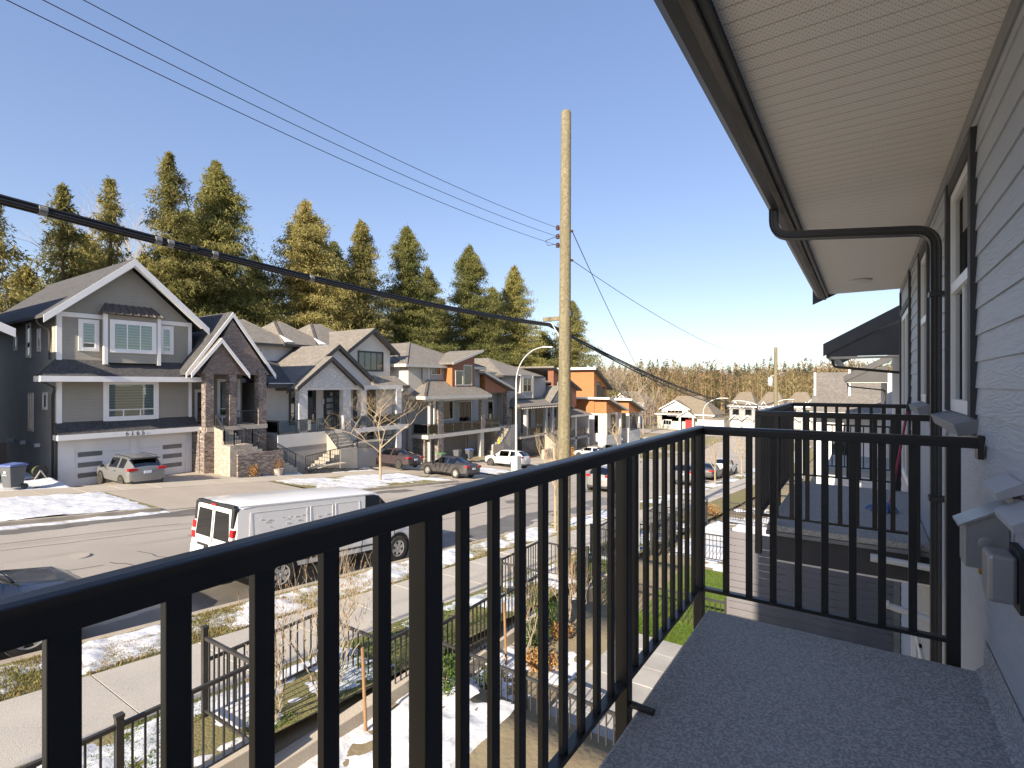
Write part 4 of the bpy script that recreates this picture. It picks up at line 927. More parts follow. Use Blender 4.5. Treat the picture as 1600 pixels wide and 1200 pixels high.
def stairs(root, x0, x1, y0, y1, z0, z1, n, along='y', m='step_stone'):
    """solid steps rising from z1 (low) to z0 (high); along 'y' the low end is at y1, along 'x' at x1"""
    for i in range(n):
        zt = z0-(z0-z1)*(i+.0)/n
        if along == 'y': a = y0+(y1-y0)*i/n; b = y0+(y1-y0)*(i+1)/n; box('step', m, root, x0, x1, a, b+.03 if i < n-1 else b, z1-.4, zt, bevel=.012)
        else: a = x0+(x1-x0)*i/n; b = x0+(x1-x0)*(i+1)/n; box('step', m, root, a, b+.03 if i < n-1 else b, y0, y1, z1-.4, zt, bevel=.012)
def drain(root, pts, m='charcoal', r=.05): MB().tube(bend(pts, .2, 4), r, 6).build('downspout', m, root)

# ---- h0: house cut by the left edge; its eave tip and side show
h = thing('house', 'grey house cut off by the left edge, white eave tip showing', 'house', (-40, 3, -5))
box('wall', 'taupe_lap_side', h, -50, -35.4, -6.5, 6.9, -6, 2.6); box('side_bay', 'bluegrey_panel', h, -43, -38.6, 6.9, 7.7, -6, .4)
box('unseen_shade_wing', 'taupe_lap_side', h, -50, -36.3, -6, 6.6, 2.6, 6.4)  # out of view; added to shade the taupe house's side wall
hip(h, -50.6, -35.8, -6.6, 7.0, 6.4, 9.5, (-46, .2), (-42, .2), 'shingle_dark', 'trim_white', .3, 'unseen_shade_roof')  # unseen roof on that added mass, for the same shadow
gable(h, -7.2, 7.75, 2.55, 6.2, -51, -34.0, 'shingle_dark', 'trim_white', .42)
MB().prism([(-43.2, 6.9, .9), (-43.2, 8.0, .35), (-43.2, 8.0, .5), (-43.2, 6.9, 1.1)], (4.8, 0, 0)).build('side_roof', 'shingle_dark', h)
box('gate', 'door_dark', h, -36.6, -36.5, 6.9, 8.0, -5, -3.0)

# ---- h1: taupe house number 6165
h = thing('house', 'taupe gabled house numbered 6165 with white double garage and stone porch', 'house', (-40, 15, -5.6))
WF = -35.5
box('wall', 'taupe_lap', h, -48, WF, 9.75, 16.42, -6.4, 3.75)
box('side_wall', 'taupe_lap_side', h, -47.9, WF-.12, 9.72, 9.749, -6.4, 3.75)
MB().prism([(WF-.4, 9.75, 3.75), (WF-.4, 13.06, 6.78), (WF-.4, 16.42, 3.75)], (.40, 0, 0)).build('gable_wall', 'taupe_lap', h)
gable(h, 9.02, 17.15, 3.42, 7.03, -48.5, -34.75, 'shingle_dark', 'trim_white', .40, ya=13.06)
MB().prism([(-34.95, 9.4, 3.50), (-34.95, 13.06, 6.72), (-34.95, 13.06, 6.92), (-34.95, 9.25, 3.58)], (.15, 0, 0)).build('rake_trim', 'trim_white', h); MB().prism([(-34.95, 16.75, 3.50), (-34.95, 13.06, 6.72), (-34.95, 13.06, 6.92), (-34.95, 16.9, 3.58)], (.15, 0, 0)).build('rake_trim', 'trim_white', h)
box('belt_board', 'trim_white', h, WF, WF+.045, 9.72, 16.45, 3.62, 3.86)
for a, b, c, d in ((9.72, 9.95, 1.0, 3.62), (16.25, 16.45, 1.0, 3.62), (9.72, 9.95, -2.1, .1), (16.27, 16.45, -2.2, .1)): box('corner_board', 'trim_white', h, WF-.2, WF+.04, a, b, c, d)
opening(h, 'window', 'x', WF, 10.82, 11.42, 1.98, 3.38, tw=.17, rows=1, transom=.2, fm='vinyl_white'); opening(h, 'window', 'x', WF, 14.78, 15.22, 1.98, 3.38, tw=.17, transom=.2, fm='vinyl_white')
box('bay_box', 'taupe_lap', h, WF, WF+.45, 11.78, 14.38, 1.2, 3.9)
for a in (11.66, 14.32): box('bay_post', 'trim_white', h, WF+.3, WF+.5, a, a+.18, 1.1, 3.9)
opening(h, 'window', 'x', WF+.45, 12.12, 14.08, 1.95, 3.45, tw=.18, cols=3, fm='vinyl_white')
br = MB().add([(WF, 11.85, 4.55), (WF+.75, 11.55, 3.92), (WF+.75, 14.65, 3.92), (WF, 14.2, 4.55), (WF, 11.55, 3.92), (WF, 14.65, 3.92)], [(0,1,2,3),(0,4,1),(3,2,5),(4,5,2,1)]).build('bay_roof', 'metal_roof', h)
for i in range(8): y = 11.65+i*.41; MB().bar((WF+.76, y, 3.95), (WF+.02, 11.9+i*.32, 4.57), .03, .05).build('seam', 'metal_roof', br)
skirt(h, WF, WF+1.0, 8.85, 16.6, .38, 1.32, 'shingle_dark', 'trim_white', .3)
opening(h, 'window', 'x', WF, 12.0, 14.35, -1.9, .02, tw=.22, cols=1, rows=1, transom=.22, fm='vinyl_white')
for q in (12.75, 13.6): box('mullion', 'vinyl_white', h, WF+.02, WF+.04, q-.03, q+.03, -1.9, -1.48)
skirt(h, WF, WF+.75, 9.62, 16.6, -2.72, -2.05, 'shingle_dark', 'trim_white', .28, False)
gf = MB(); X = WF+.07
gf.box(X-.1, X+.05, 9.75, 10.45, -5.9, -2.98).box(X-.1, X+.05, 13.1, 13.42, -5.9, -2.98).box(X-.1, X+.05, 16.05, 16.42, -5.9, -2.98).box(X-.1, X+.048, 10.45, 13.1, -3.2, -2.98).box(X-.1, X+.048, 13.42, 16.05, -3.2, -2.98)
gf.build('garage_surround', 'trim_white', h)
pz = [(-3.98, -3.72), (-4.55, -4.29), (-5.12, -4.86)]
garage(h, X-.02, 10.45, 13.1, -5.57, -3.2, 'garage_white', [(10.62, 11.72, a, b) for a, b in pz]); garage(h, X-.02, 13.42, 16.05, -5.57, -3.2, 'garage_white', [(14.78, 15.85, a, b) for a, b in pz])
for i in (0,): text('house_number', '6 1 6 5', .34, 'ink_black', h, (WF+.82, 13.05, -2.92), (R(90), 0, R(90)))
# porch: two stacked stone gables on three stone pillars
PXF = -33.95
for a, b, c in ((16.55, 17.05, -5.7), (18.05, 18.5, -2.7), (20.0, 20.55, -5.9)): box('stone_pillar', 'ledge_stone', h, PXF-.5, PXF, a, b, c, .9)
box('stone_base', 'ledge_stone', h, PXF-.56, PXF+.06, 16.45, 17.15, -5.9, -3.05); box('stone_wall', 'ledge_stone', h, WF, PXF-.5, 16.45, 16.9, -5.9, -2.9)
MB().prism([(PXF-.06, 16.3, .62), (PXF-.06, 17.55, 2.72), (PXF-.06, 18.8, .62)], (.05, 0, 0)).build('gable_wall', 'brown_brick', h)
MB().prism([(PXF-.5, 16.4, .62), (PXF-.5, 18.3, 4.15), (PXF-.5, 20.85, .62)], (.38, 0, 0)).build('gable_wall', 'brown_brick', h)
gable(h, 15.62, 19.22, .55, 2.75, -36.5, PXF+.25, 'shingle_grey', 'trim_white', .30); gable(h, 15.45, 21.25, .55, 4.5, -42, PXF-.05, 'shingle_dark', 'trim_white', .32, ya=18.28)
box('porch_floor', 'concrete', h, -37.2, PXF+.05, 16.6, 20.6, -3.0, -2.72); box('porch_base', 'ledge_stone', h, -37, PXF-.02, 18.6, 20.5, -6, -3.0)
box('porch_back_wall', 'taupe_lap', h, -38.5, -37.1, 16.4, 20.6, -6, 1.0); box('east_wing', 'taupe_lap', h, -47, -38.5, 16.4, 20.6, -6.4, 3.2)
opening(h, 'door', 'x', -37.1, 17.5, 18.3, -2.72, -.5, tw=.14, back='door_dark', glass='glass_dark'); opening(h, 'window', 'x', -37.1, 19.0, 20.3, -2.2, .2, tw=.16, cols=2, transom=.2, fm='vinyl_white')
rail(h, [(PXF-.15, 18.55, -2.72), (PXF-.15, 20.0, -2.72)], .95)
stairs(h, PXF-.6, PXF+.9, 17.1, 18.3, -2.72, -3.7, 5, 'x') if False else None
st = []
for i in range(4): box('step', 'step_stone', h, PXF-.05+.28*i, PXF+.25+.28*i, 17.1, 18.2, -5.9, -2.95-.2*i, bevel=.01)
box('stair_landing', 'pale_brick', h, PXF+1.06, PXF+2.2, 16.9, 18.3, -6, -3.75); box('stair_wall', 'ledge_stone', h, PXF+2.2, PXF+2.35, 17.3, 20.3, -6.2, -4.3)
MB().prism([(PXF+1.06, 17.05, -6), (PXF+1.06, 17.05, -2.9), (PXF-.05, 17.05, -2.7), (PXF-.05, 17.05, -6)], (0, .05, 0)).build('cheek_wall', 'pale_brick', h)
for i in range(10): box('step', 'step_stone', h, PXF+1.1, PXF+2.2, 18.3+.31*i, 18.64+.31*i, -6.3, -3.93-.185*i, bevel=.01)
rail(h, [(PXF+.05, 17.15, -2.85), (PXF+1.1, 17.15, -3.72), (PXF+2.2, 17.15, -3.72), (PXF+2.2, 18.3, -3.72), (PXF+2.2, 21.3, -5.6)], .9); rail(h, [(PXF+1.1, 18.4, -3.72), (PXF+1.1, 21.3, -5.6)], .9)
for yv, z0 in ((8.2, 0), ): pass
for xw, z0, z1, ww in ((-38.2, 1.9, 3.0, .35), (-40.0, 1.6, 3.4, .6), (-42.4, 2.1, 2.8, .45), (-39.6, -2.6, -.6, .7), (-37.2, -1.3, -.55, .5)): opening(h, 'window', 'y', 9.72, xw-ww/2, xw+ww/2, z0, z1, tw=.1, fm='vinyl_white', back='fine_blind', cols=2 if ww > .6 else 1)
for xv in (-43, -40.7, -38.2): box('wall_vent', 'trim_white', h, xv-.12, xv+.12, 9.5, 9.72, -3.5, -3.3)
drain(h, [(-36.2, 9.1, 3.45), (-36.2, 9.1, 3.2), (-36.2, 9.62, 2.9), (-36.2, 9.62, 1.3)]); drain(h, [(-35.3, 8.95, .2), (-35.3, 9.62, -.2), (-35.8, 9.64, -.6), (-35.8, 9.64, -5.4)]); drain(h, [(WF+.12, 9.68, -2.9), (WF+.12, 9.68, -5.6)])

# ---- h2: white brick house with charcoal gables
h = thing('house', 'white brick house with charcoal gables and glass-railed porch', 'house', (-41, 27, -6.5))
box('wall', 'stucco_white', h, -52, -36, 21.6, 34.0, -7.2, .1); box('side_wall', 'grey_lap', h, -51.9, -36.02, 21.57, 21.599, -7.2, .1)
box('upper_wall', 'white_lap', h, -51, -40.5, 22.8, 34.0, .1, 3.2); box('upper_front', 'stucco_white', h, -41, -37, 30.0, 34.7, -1, 3.05)
MB().prism([(-37.06, 30.0, 3.05), (-37.06, 32.35, 4.75), (-37.06, 34.7, 3.05)], (.05, 0, 0)).build('gable_wall', 'stucco_white', h)
gable(h, 29.35, 35.35, 2.72, 4.85, -46, -36.4, 'shingle_grey', 'charcoal', .34)
opening(h, 'window', 'x', -37.0, 31.0, 33.75, 1.25, 2.85, 'charcoal', .1, cols=4, glass='glass_dark', back='curtain')
opening(h, 'window', 'x', -40.5, 23.2, 24.1, 1.6, 2.9, 'trim_white', .1, cols=2, back='fine_blind')
hip(h, -50, -39.8, 22.2, 26.9, 3.25, 5.6, (-45, 24.5), (-44.9, 25.0), 'shingle_grey', 'charcoal'); hip(h, -50, -39.6, 25.6, 30.2, 3.3, 5.7, (-44.5, 27.7), (-44.4, 28.2), 'shingle_grey', 'charcoal'); hip(h, -50, -39.7, 28.8, 35, 3.32, 5.85, (-44.5, 31.5), (-44.4, 32.4), 'shingle_grey', 'charcoal')
for y in (26.2, 29.5): MB().prism([(-39.75, y-.5, 3.45), (-41.3, y, 4.15), (-39.75, y+.25, 3.48)], (0, 0, .06)).build('roof_snow', 'snow', h)
# lower roofs
MB().prism([(-40.5, 21.1, .9), (-34.6, 21.1, -.15), (-34.6, 21.1, .0), (-40.5, 21.1, 1.9)], (0, 7, 0)).build('porch_roof', 'shingle_dark', h)
MB().box(-34.62, -34.5, 21.0, 24, -.3, .02).build('gutter', 'charcoal', h); MB().box(-34.7, -34.52, 21.1, 23.2, .021, .07).build('roof_snow', 'snow', h)
gable(h, 22.75, 28.75, -.35, 1.95, -40, -33.7, 'shingle_grey', 'charcoal', .32); gable(h, 22.5, 31.7, -.5, 3.0, -42, -34.6, 'shingle_grey', 'charcoal', .34, ya=27.1)
MB().prism([(-34.1, 23.1, -.3), (-34.1, 25.75, 1.8), (-34.1, 28.4, -.3)], (.1, 0, 0)).build('gable_wall', 'white_brick', h); MB().prism([(-35.0, 23.1, -.3), (-35.0, 27.1, 2.8), (-35.0, 31.2, -.3)], (.1, 0, 0)).build('gable_wall', 'stucco_white', h)
box('porch_beam', 'stucco_white', h, -34.5, -34.02, 23.0, 33.4, -.45, -.1)
skirt(h, -36, -34.2, 30.5, 34.4, -.15, .75, 'shingle_grey', 'charcoal', .25, False)
for a, b in ((23.1, 23.8), (27.0, 27.7), (28.75, 29.3), (32.65, 33.25)): box('porch_column', 'white_brick', h, -34.5, -34.0, a, b, -3.56 if b < 33 else -6.8, -.45)
box('porch_floor', 'stucco_white', h, -36, -33.95, 21.4, 28.4, -4.5, -3.58); box('garage_deck', 'stucco_white', h, -36, -33.95, 28.4, 34.0, -3.95, -3.58); box('porch_base', 'stucco_grey', h, -36, -34.0, 21.5, 28.3, -7, -4.5)
opening(h, 'window', 'x', -36, 23.7, 25.8, -3.0, -.5, 'charcoal', .12, cols=2, glass='glass_dark', back='curtain', transom=.3)
dr = opening(h, 'door', 'x', -36, 26.75, 28.5, -3.5, -.55, 'charcoal', .12, cols=2, rows=6, fw=.14, glass='glass', back='curtain', fm='door_dark')
opening(h, 'window', 'x', -36, 29.7, 31.9, -3.0, -.6, 'charcoal', .12, cols=3, glass='glass_dark', back='curtain')
rail(h, [(-36, 21.5, -3.56), (-34.0, 21.5, -3.56), (-34.0, 26.2, -3.56)], .95, True); rail(h, [(-34.0, 28.4, -3.56), (-34.0, 33.2, -3.56)], .95, True)
garage(h, -35.95, 30.9, 31.7, -6.5, -4.1, 'door_dark'); gd = garage(h, -35.95, 32.05, 34.0, -6.5, -4.1, 'charcoal', [(32.12+.62*i, 32.7+.62*i, -6.3+.56*j, -5.84+.56*j) for i in range(3) for j in range(4)], pane_m='curtain')
for a, b in ((30.55, 30.9), (31.7, 32.05)): box('garage_jamb', 'stucco_white', h, -36, -35.8, a, b, -7, -4.1)
box('stair_block', 'stucco_grey', h, -33.9, -32.6, 27.0, 30.6, -7, -4.6); 
for i in range(6): box('step', 'step_stone', h, -33.95+.26*i, -33.66+.26*i, 25.4, 27.0, -6.8, -3.75-.22*i, bevel=.01)
for i in range(4): box('step', 'step_stone', h, -33.8, -32.4, 23.9+.35*i, 24.3+.35*i, -6.8, -5.85+.2*i, bevel=.01)
rail(h, [(-33.9, 27.1, -3.7), (-32.5, 27.1, -5.0), (-32.5, 29.8, -5.2), (-32.5, 30.6, -6.0)], .95); rail(h, [(-32.4, 22.5, -6.0), (-32.4, 26.6, -5.6)], .95); rail(h, [(-33.95, 25.3, -3.7), (-32.5, 25.3, -4.9)], .95)
box('entry_sconce', 'lamp_lens', h, -35.98, -35.85, 26.45, 26.6, -1.6, -1.2)
gw = thing('garden_wall', 'dark split-block garden wall in front of the white brick house', 'wall', (-32, 26, -6.6))
for i in range(14):
    for j in range(2): box('block', 'dark_block', gw, -32.2, -31.85, 22.6+.52*i+.01, 23.1+.52*i, g(25)-.1+.33*j-.07*i+.01*j, g(25)+.23+.33*j-.07*i, bevel=.02)
box('cap', 'concrete', gw, -32.25, -31.8, 22.6, 25.5, g(25)+.6, g(25)+.68)

# ---- h3: grey house with orange-brown panels and river-stone porch columns
h = thing('house', 'grey house with slanted rust-orange wing and river stone porch columns', 'house', (-41, 41, -7.5))
box('wall', 'grey_lap', h, -52, -35.5, 35.6, 46.6, -8.2, 1.75); box('side_wall', 'white_lap', h, -51.9, -35.9, 35.56, 35.599, -8.2, 1.75); box('corner_panel', 'beige_lap', h, -36.6, -35.46, 35.54, 38.35, -1.0, 1.75)
box('corner_board', 'trim_cream', h, -35.5, -35.42, 38.2, 38.45, -1.2, 1.75)
hip(h, -52.5, -35.1, 34.9, 47.2, 1.85, 4.45, (-46, 40.8), (-40.6, 40.8), 'shingle_grey', 'trim_cream', .28)
orange = MB().prism([(-36.6, 40.7, -.35), (-36.6, 44.3, -.35), (-36.6, 44.3, 3.05), (-36.6, 40.7, 2.0)], (2.15, 0, 0)).build('slanted_wing', 'rust_panel', h)
MB().prism([(-38.5, 40.0, 1.95), (-38.5, 45.0, 3.45), (-38.5, 45.0, 3.65), (-38.5, 40.0, 2.15)], (4.7, 0, 0)).build('slanted_roof', 'shingle_grey', h); MB().prism([(-33.78, 39.95, 1.9), (-33.78, 45.0, 3.42), (-33.78, 45.0, 3.68), (-33.78, 39.95, 2.16)], (.05, 0, 0)).build('bargeboard', 'trim_cream', h)
box('side_return', 'cedar_clad', h, -36.4, -34.47, 40.66, 40.698, -.3, 2.0)
opening(h, 'window', 'x', -34.45, 41.2, 42.3, -.1, 1.35, 'trim_cream', .06, glass='glass_dark', back='room_dark'); opening(h, 'window', 'x', -34.45, 42.5, 43.8, -.1, 1.95, 'trim_cream', .06, glass='glass_dark', back='room_dark')
opening(h, 'window', 'x', -35.5, 38.75, 40.0, 1.0, 1.62, 'trim_cream', .1, cols=2, fm='charcoal', glass='glass_dark', back='curtain')
hip(h, -36, -33.1, 35.3, 45.5, -1.15, .5, (-35.6, 38.4), (-35.6, 43.9), 'shingle_grey', 'trim_cream', .3, 'porch_roof')
box('porch_beam', 'trim_cream', h, -33.6, -33.35, 35.6, 45.2, -1.6, -1.32); box('porch_floor', 'trim_cream', h, -35.5, -33.3, 35.9, 47.5, -5.1, -4.75)
for a, b in ((37.3, 38.05), (44.05, 44.7)): box('stone_column', 'river_stone', h, -33.75, -33.3, a, b, -4.75, -1.6)
box('stone_column', 'river_stone', h, -33.75, -33.3, 37.3, 38.05, -8, -5.1); box('post', 'trim_cream', h, -33.8, -33.4, 44.0, 44.6, -8, -5.1); box('post', 'trim_cream', h, -34.0, -33.75, 36.6, 36.8, -8, -1.6); box('post', 'trim_cream', h, -33.62, -33.5, 36.95, 37.15, -4.75, -1.6); box('stone_wall', 'river_stone', h, -35.5, -34.0, 36.2, 36.8, -8, -5.1)
opening(h, 'window', 'x', -35.5, 40.3, 42.0, -3.6, -1.75, 'trim_cream', .12, glass='glass'); opening(h, 'patio_door', 'x', -35.5, 43.0, 45.0, -4.7, -1.9, 'trim_cream', .1, cols=3, fm='charcoal', glass='glass_dark', back='curtain')
rail(h, [(-33.35, 38.1, -4.75), (-33.35, 44.0, -4.75)], 1.0, True); rail(h, [(-35.3, 36.0, -4.75), (-33.35, 36.0, -4.75), (-33.35, 37.3, -4.75)], 1.0, True); rail(h, [(-33.35, 44.7, -4.75), (-33.35, 47.3, -4.75)], 1.0, True)
text('house_number', '6173', .3, 'ink_black', h, (-33.28, 42.0, -5.05), (R(90), 0, R(90))) if False else None
garage(h, -35.4, 39.0, 44.0, -7.5, -5.3, 'garage_taupe'); box('garage_pillar', 'river_stone', h, -35.5, -35.2, 38.5, 39.0, -8, -5.1); box('garage_side', 'bluegrey_panel', h, -35.5, -35.4, 44.4, 46.4, -8, -5.1)
box('entry_wall', 'bluegrey_panel', h, -44, -36.6, 46.6, 52.0, -8.5, 1.4)
MB().prism([(-35.4, 47.0, .85), (-35.4, 51.4, -.75), (-35.4, 51.4, -1.0), (-35.4, 47.0, -1.0)], (.4, 0, 0)).build('rust_gable', 'rust_panel', h); box('rust_return', 'cedar_clad', h, -36.8, -35.02, 46.95, 46.998, -1.0, .9)
MB().prism([(-38, 46.2, 1.25), (-38, 52.6, -.85), (-38, 52.6, -.65), (-38, 46.2, 1.47)], (3.5, 0, 0)).build('entry_roof', 'shingle_grey', h); MB().prism([(-34.48, 46.15, 1.2), (-34.48, 52.6, -.9), (-34.48, 52.6, -.62), (-34.48, 46.15, 1.48)], (.05, 0, 0)).build('bargeboard', 'trim_cream', h); box('fascia', 'trim_cream', h, -38, -34.45, 46.1, 46.16, 1.2, 1.46)
opening(h, 'window', 'x', -36.6, 46.9, 48.1, -4.0, -1.2, 'trim_cream', .1, transom=.25); opening(h, 'door', 'x', -36.6, 49.6, 50.6, -4.7, -2.0, 'trim_cream', .08, back='door_dark', glass='glass_dark')
box('stone_column', 'river_stone', h, -35.4, -34.8, 50.9, 51.5, -5, -1.0); box('entry_floor', 'concrete', h, -36.6, -34, 47.5, 52, -8.5, -4.75)
for i in range(9): box('step', 'step_stone', h, -34.0, -32.7, 48.6-.3*i-.3, 48.6-.3*i, -8.5, -4.95-.28*i, bevel=.01)
box('stair_wall', 'pale_brick', h, -32.7, -32.5, 45.0, 47.0, -8.5, -6.4); rail(h, [(-32.7, 48.6, -4.9), (-32.7, 45.8, -7.4)], .95); rail(h, [(-34.0, 51.5, -4.8), (-34, 49, -4.8)], .95)
drain(h, [(-35.3, 37.2, 1.5), (-35.3, 37.2, .2), (-34.9, 38.3, -.9)])

# ---- h4: grey craftsman house with tall bay
h = thing('house', 'grey house with hipped roof and boxed bay window left of the pole', 'house', (-41, 56, -8.7))
box('wall', 'bluegrey_panel', h, -52, -36, 51.6, 62.0, -9.4, .9); box('side_wall', 'beige_lap', h, -51.9, -36.1, 51.56, 51.599, -9.4, .9)
hip(h, -52, -35.3, 50.9, 60.2, 1.0, 3.4, (-47, 55.2), (-40.8, 55.2), 'shingle_grey', 'charcoal', .25); hip(h, -52, -36.5, 58.5, 64.5, .2, 2.4, (-46, 61.5), (-42, 61.5), 'shingle_grey', 'charcoal', .2)
box('bay_box', 'bluegrey_panel', h, -36, -35.2, 54.6, 57.5, -1.8, 1.15); opening(h, 'window', 'x', -35.2, 55.1, 57.0, -.95, .75, 'stucco_grey', .1, cols=2, rows=2, glass='glass_dark', back='curtain'); box('bay_side', 'trim_cream', h, -36, -35.25, 54.56, 54.598, -1.8, 1.1); box('bay_post', 'stucco_grey', h, -35.22, -35.12, 57.3, 57.55, -1.8, 1.1)
skirt(h, -36, -33.6, 52.0, 63.0, -2.75, -1.7, 'shingle_grey', 'charcoal', .22, True); 
for i in range(26): box('dentil', 'trim_cream', h, -33.52, -33.46, 52.2+.42*i, 52.36+.42*i, -2.98, -2.83)
MB().prism([(-34.6, 60.5, -2.4), (-34.6, 63.0, -.5), (-34.6, 65.5, -2.4)], (.1, 0, 0)).build('gable_wall', 'bluegrey_panel', h); gable(h, 60.2, 65.8, -2.5, -.4, -42, -34.2, 'shingle_grey', 'charcoal', .25)
for a in (53.6, 58.3, 60.0, 61.8): box('porch_column', 'trim_cream' if a < 54 else 'bluegrey_panel', h, -34.2, -33.8, a, a+.45, -6.3, -2.95)
box('porch_floor', 'step_stone', h, -36, -33.6, 52, 63, -6.5, -6.25); box('porch_base', 'dark_block', h, -36, -33.65, 52.5, 63, -9.4, -6.5)
opening(h, 'window', 'x', -36, 53.9, 54.9, -5.6, -3.1, 'charcoal', .08, glass='glass_dark', back='room_dark'); opening(h, 'door', 'x', -36, 56.0, 58.0, -6.2, -3.1, 'charcoal', .1, cols=2, rows=6, fw=.16, glass='glass', back='curtain', fm='door_dark'); opening(h, 'window', 'x', -36, 59.5, 61.5, -5.6, -3.2, 'charcoal', .08, cols=2, glass='glass_dark', back='curtain')
rail(h, [(-33.65, 54.1, -6.25), (-33.65, 57.4, -6.25)], .95, True); rail(h, [(-33.6, 57.6, -6.3), (-31.8, 57.6, -7.8)], .95); rail(h, [(-33.6, 59.2, -6.3), (-31.8, 59.2, -7.8)], .95); rail(h, [(-33.65, 52.1, -6.25), (-33.65, 53.5, -6.25)], .95, False, 'charcoal')
for i in range(8): box('step', 'step_stone', h, -33.6+.26*i, -33.3+.26*i, 57.7, 59.1, -9.3, -6.4-.2*i, bevel=.01)
box('planter_wall', 'pale_brick', h, -32.2, -31.8, 54.5, 57.5, -9.2, -7.9); box('planter_wall', 'pale_brick', h, -32.4, -31.6, 56.6, 58.0, -9.2, -7.6)

# ---- h5: behind the pole, brown slanted gable
h = thing('house', 'house with brown slanted gable half hidden by the utility pole', 'house', (-42, 68, -9.4))
box('wall', 'stucco_grey', h, -52, -37, 63.8, 72.6, -10.2, -1.6)
MB().prism([(-37, 64.4, -3.4), (-37, 64.4, 1.9), (-37, 71.4, -.9), (-37, 71.4, -3.4)], (.9, 0, 0)).build('slanted_wing', 'rust_panel', h); MB().prism([(-44, 63.6, 2.25), (-44, 72.2, -1.05), (-44, 72.2, -.85), (-44, 63.6, 2.5)], (8.4, 0, 0)).build('slanted_roof', 'shingle_grey', h); MB().prism([(-35.6, 63.6, 2.2), (-35.6, 72.2, -1.1), (-35.6, 72.2, -.8), (-35.6, 63.6, 2.5)], (.06, 0, 0)).build('bargeboard', 'charcoal', h)
opening(h, 'window', 'x', -36.1, 65.6, 67.2, -2.6, .2, 'trim_cream', .08, glass='glass', back='curtain'); opening(h, 'window', 'x', -36.1, 67.6, 69.4, -2.6, -.6, 'trim_cream', .08, glass='glass_dark', back='curtain')
skirt(h, -37, -34.4, 63.8, 73.4, -4.55, -3.4, 'shingle_grey', 'trim_cream', .22)
for a in (64.4, 68.2, 72.4): box('porch_column', 'stucco_white', h, -35.0, -34.6, a, a+.4, -10, -4.75)
opening(h, 'window', 'x', -37, 69.0, 71.6, -7.2, -5.0, 'trim_white', .1, cols=2, glass='glass_dark', back='curtain'); opening(h, 'door', 'x', -37, 66.2, 67.4, -7.6, -5.0, 'trim_white', .1, glass='glass', back='curtain')
box('porch_floor', 'stucco_grey', h, -37, -34.6, 64, 73, -8, -7.6); rail(h, [(-34.7, 64.6, -7.6), (-34.7, 72.6, -7.6)], 1.0, True); garage(h, -36.9, 65, 70, -9.4, -8.0, 'garage_white')
hip(h, -52, -40, 61.5, 73, -.2, 2.2, (-47, 67), (-44, 67), 'shingle_grey', 'trim_cream')

# ---- h6: white house with orange cedar tower
h = thing('house', 'white house with orange cedar tower and two slanted porch roofs', 'house', (-37, 82, -10))
box('wall', 'stucco_white', h, -46, -35, 75.4, 90.5, -10.8, -4.5)
MB().prism([(-46, 75.3, -4.5), (-46, 75.3, 2.2), (-46, 80.2, -.2), (-46, 80.2, -4.5)], (11, 0, 0)).build('tower', 'cedar_clad', h)
MB().prism([(-47, 74.6, 2.3), (-47, 81.3, -1.0), (-47, 81.3, -.7), (-47, 74.6, 2.6)], (12.6, 0, 0)).build('tower_roof', 'shingle_grey', h); MB().prism([(-34.4, 74.55, 2.2), (-34.4, 81.3, -1.1), (-34.4, 81.3, -.7), (-34.4, 74.55, 2.65)], (.1, 0, 0)).build('bargeboard', 'charcoal', h); box('fascia', 'trim_white', h, -47, -34.3, 74.5, 74.58, 2.25, 2.6)
opening(h, 'window', 'x', -35, 76.2, 77.6, -3.8, .2, 'charcoal', .08, transom=.4, glass='glass_dark', back='curtain'); opening(h, 'window', 'x', -35, 77.9, 79.4, -3.8, -.5, 'charcoal', .08, transom=.4, glass='glass_dark', back='curtain')
for (a, b, xs, zt, nm) in ((75.0, 82.2, -33.0, -2.45, 'porch_wing'), (84.3, 90.8, -33.0, -2.85, 'porch_wing')):
    MB().prism([(-37, a+.5, zt-2.1), (-37, a+.5, zt-.1), (-37, b-.6, zt-1.9), (-37, b-.6, zt-2.1)], (4.0, 0, 0)).build(nm, 'cedar_clad', h)
    MB().prism([(-38, a-.3, zt+.15), (-38, b+.3, zt-1.95), (-38, b+.3, zt-1.75), (-38, a-.3, zt+.4)], (5.8, 0, 0)).build('slanted_roof', 'shingle_grey', h); MB().prism([(-32.2, a-.35, zt+.1), (-32.2, b+.3, zt-2.0), (-32.2, b+.3, zt-1.72), (-32.2, a-.35, zt+.42)], (.08, 0, 0)).build('bargeboard', 'trim_cream', h); box('fascia', 'trim_white', h, -38, -32.15, a-.4, a-.32, zt+.1, zt+.4)
    for q in (a+.5, b-1.0): box('porch_column', 'stucco_white', h, -33.5, -33, q, q+.5, -8.0, zt-2.1)
    MB().box(-36.9, -33.02, a+.5, b-.6, -8.3, -7.95).build('porch_floor', 'stucco_white', h); MB().box(-36.9, -33.04, a+.52, b-.62, -11, -8.3).build('porch_base', 'white_brick', h)
    rail(h, [(-33.05, a+1.0, -7.95), (-33.05, b-1.0, -7.95)], 1.0)
box('end_wall', 'stucco_white', h, -36.9, -33.6, 75.5, 75.62, -8, -4.6); opening(h, 'window', 'y', 75.5, -35.6, -34.4, -7.6, -4.9, 'charcoal', .06, glass='glass_dark', back='room_dark')
opening(h, 'window', 'x', -35, 77.4, 80.4, -7.6, -4.9, 'charcoal', .08, cols=3, glass='glass_dark', back='room_dark'); opening(h, 'door', 'x', -35, 82.0, 83.6, -8, -5.2, 'charcoal', .1, glass='glass_dark', back='room_dark'); opening(h, 'window', 'x', -35, 86, 89, -7.6, -5.0, 'charcoal', .08, cols=3, glass='glass_dark', back='room_dark')

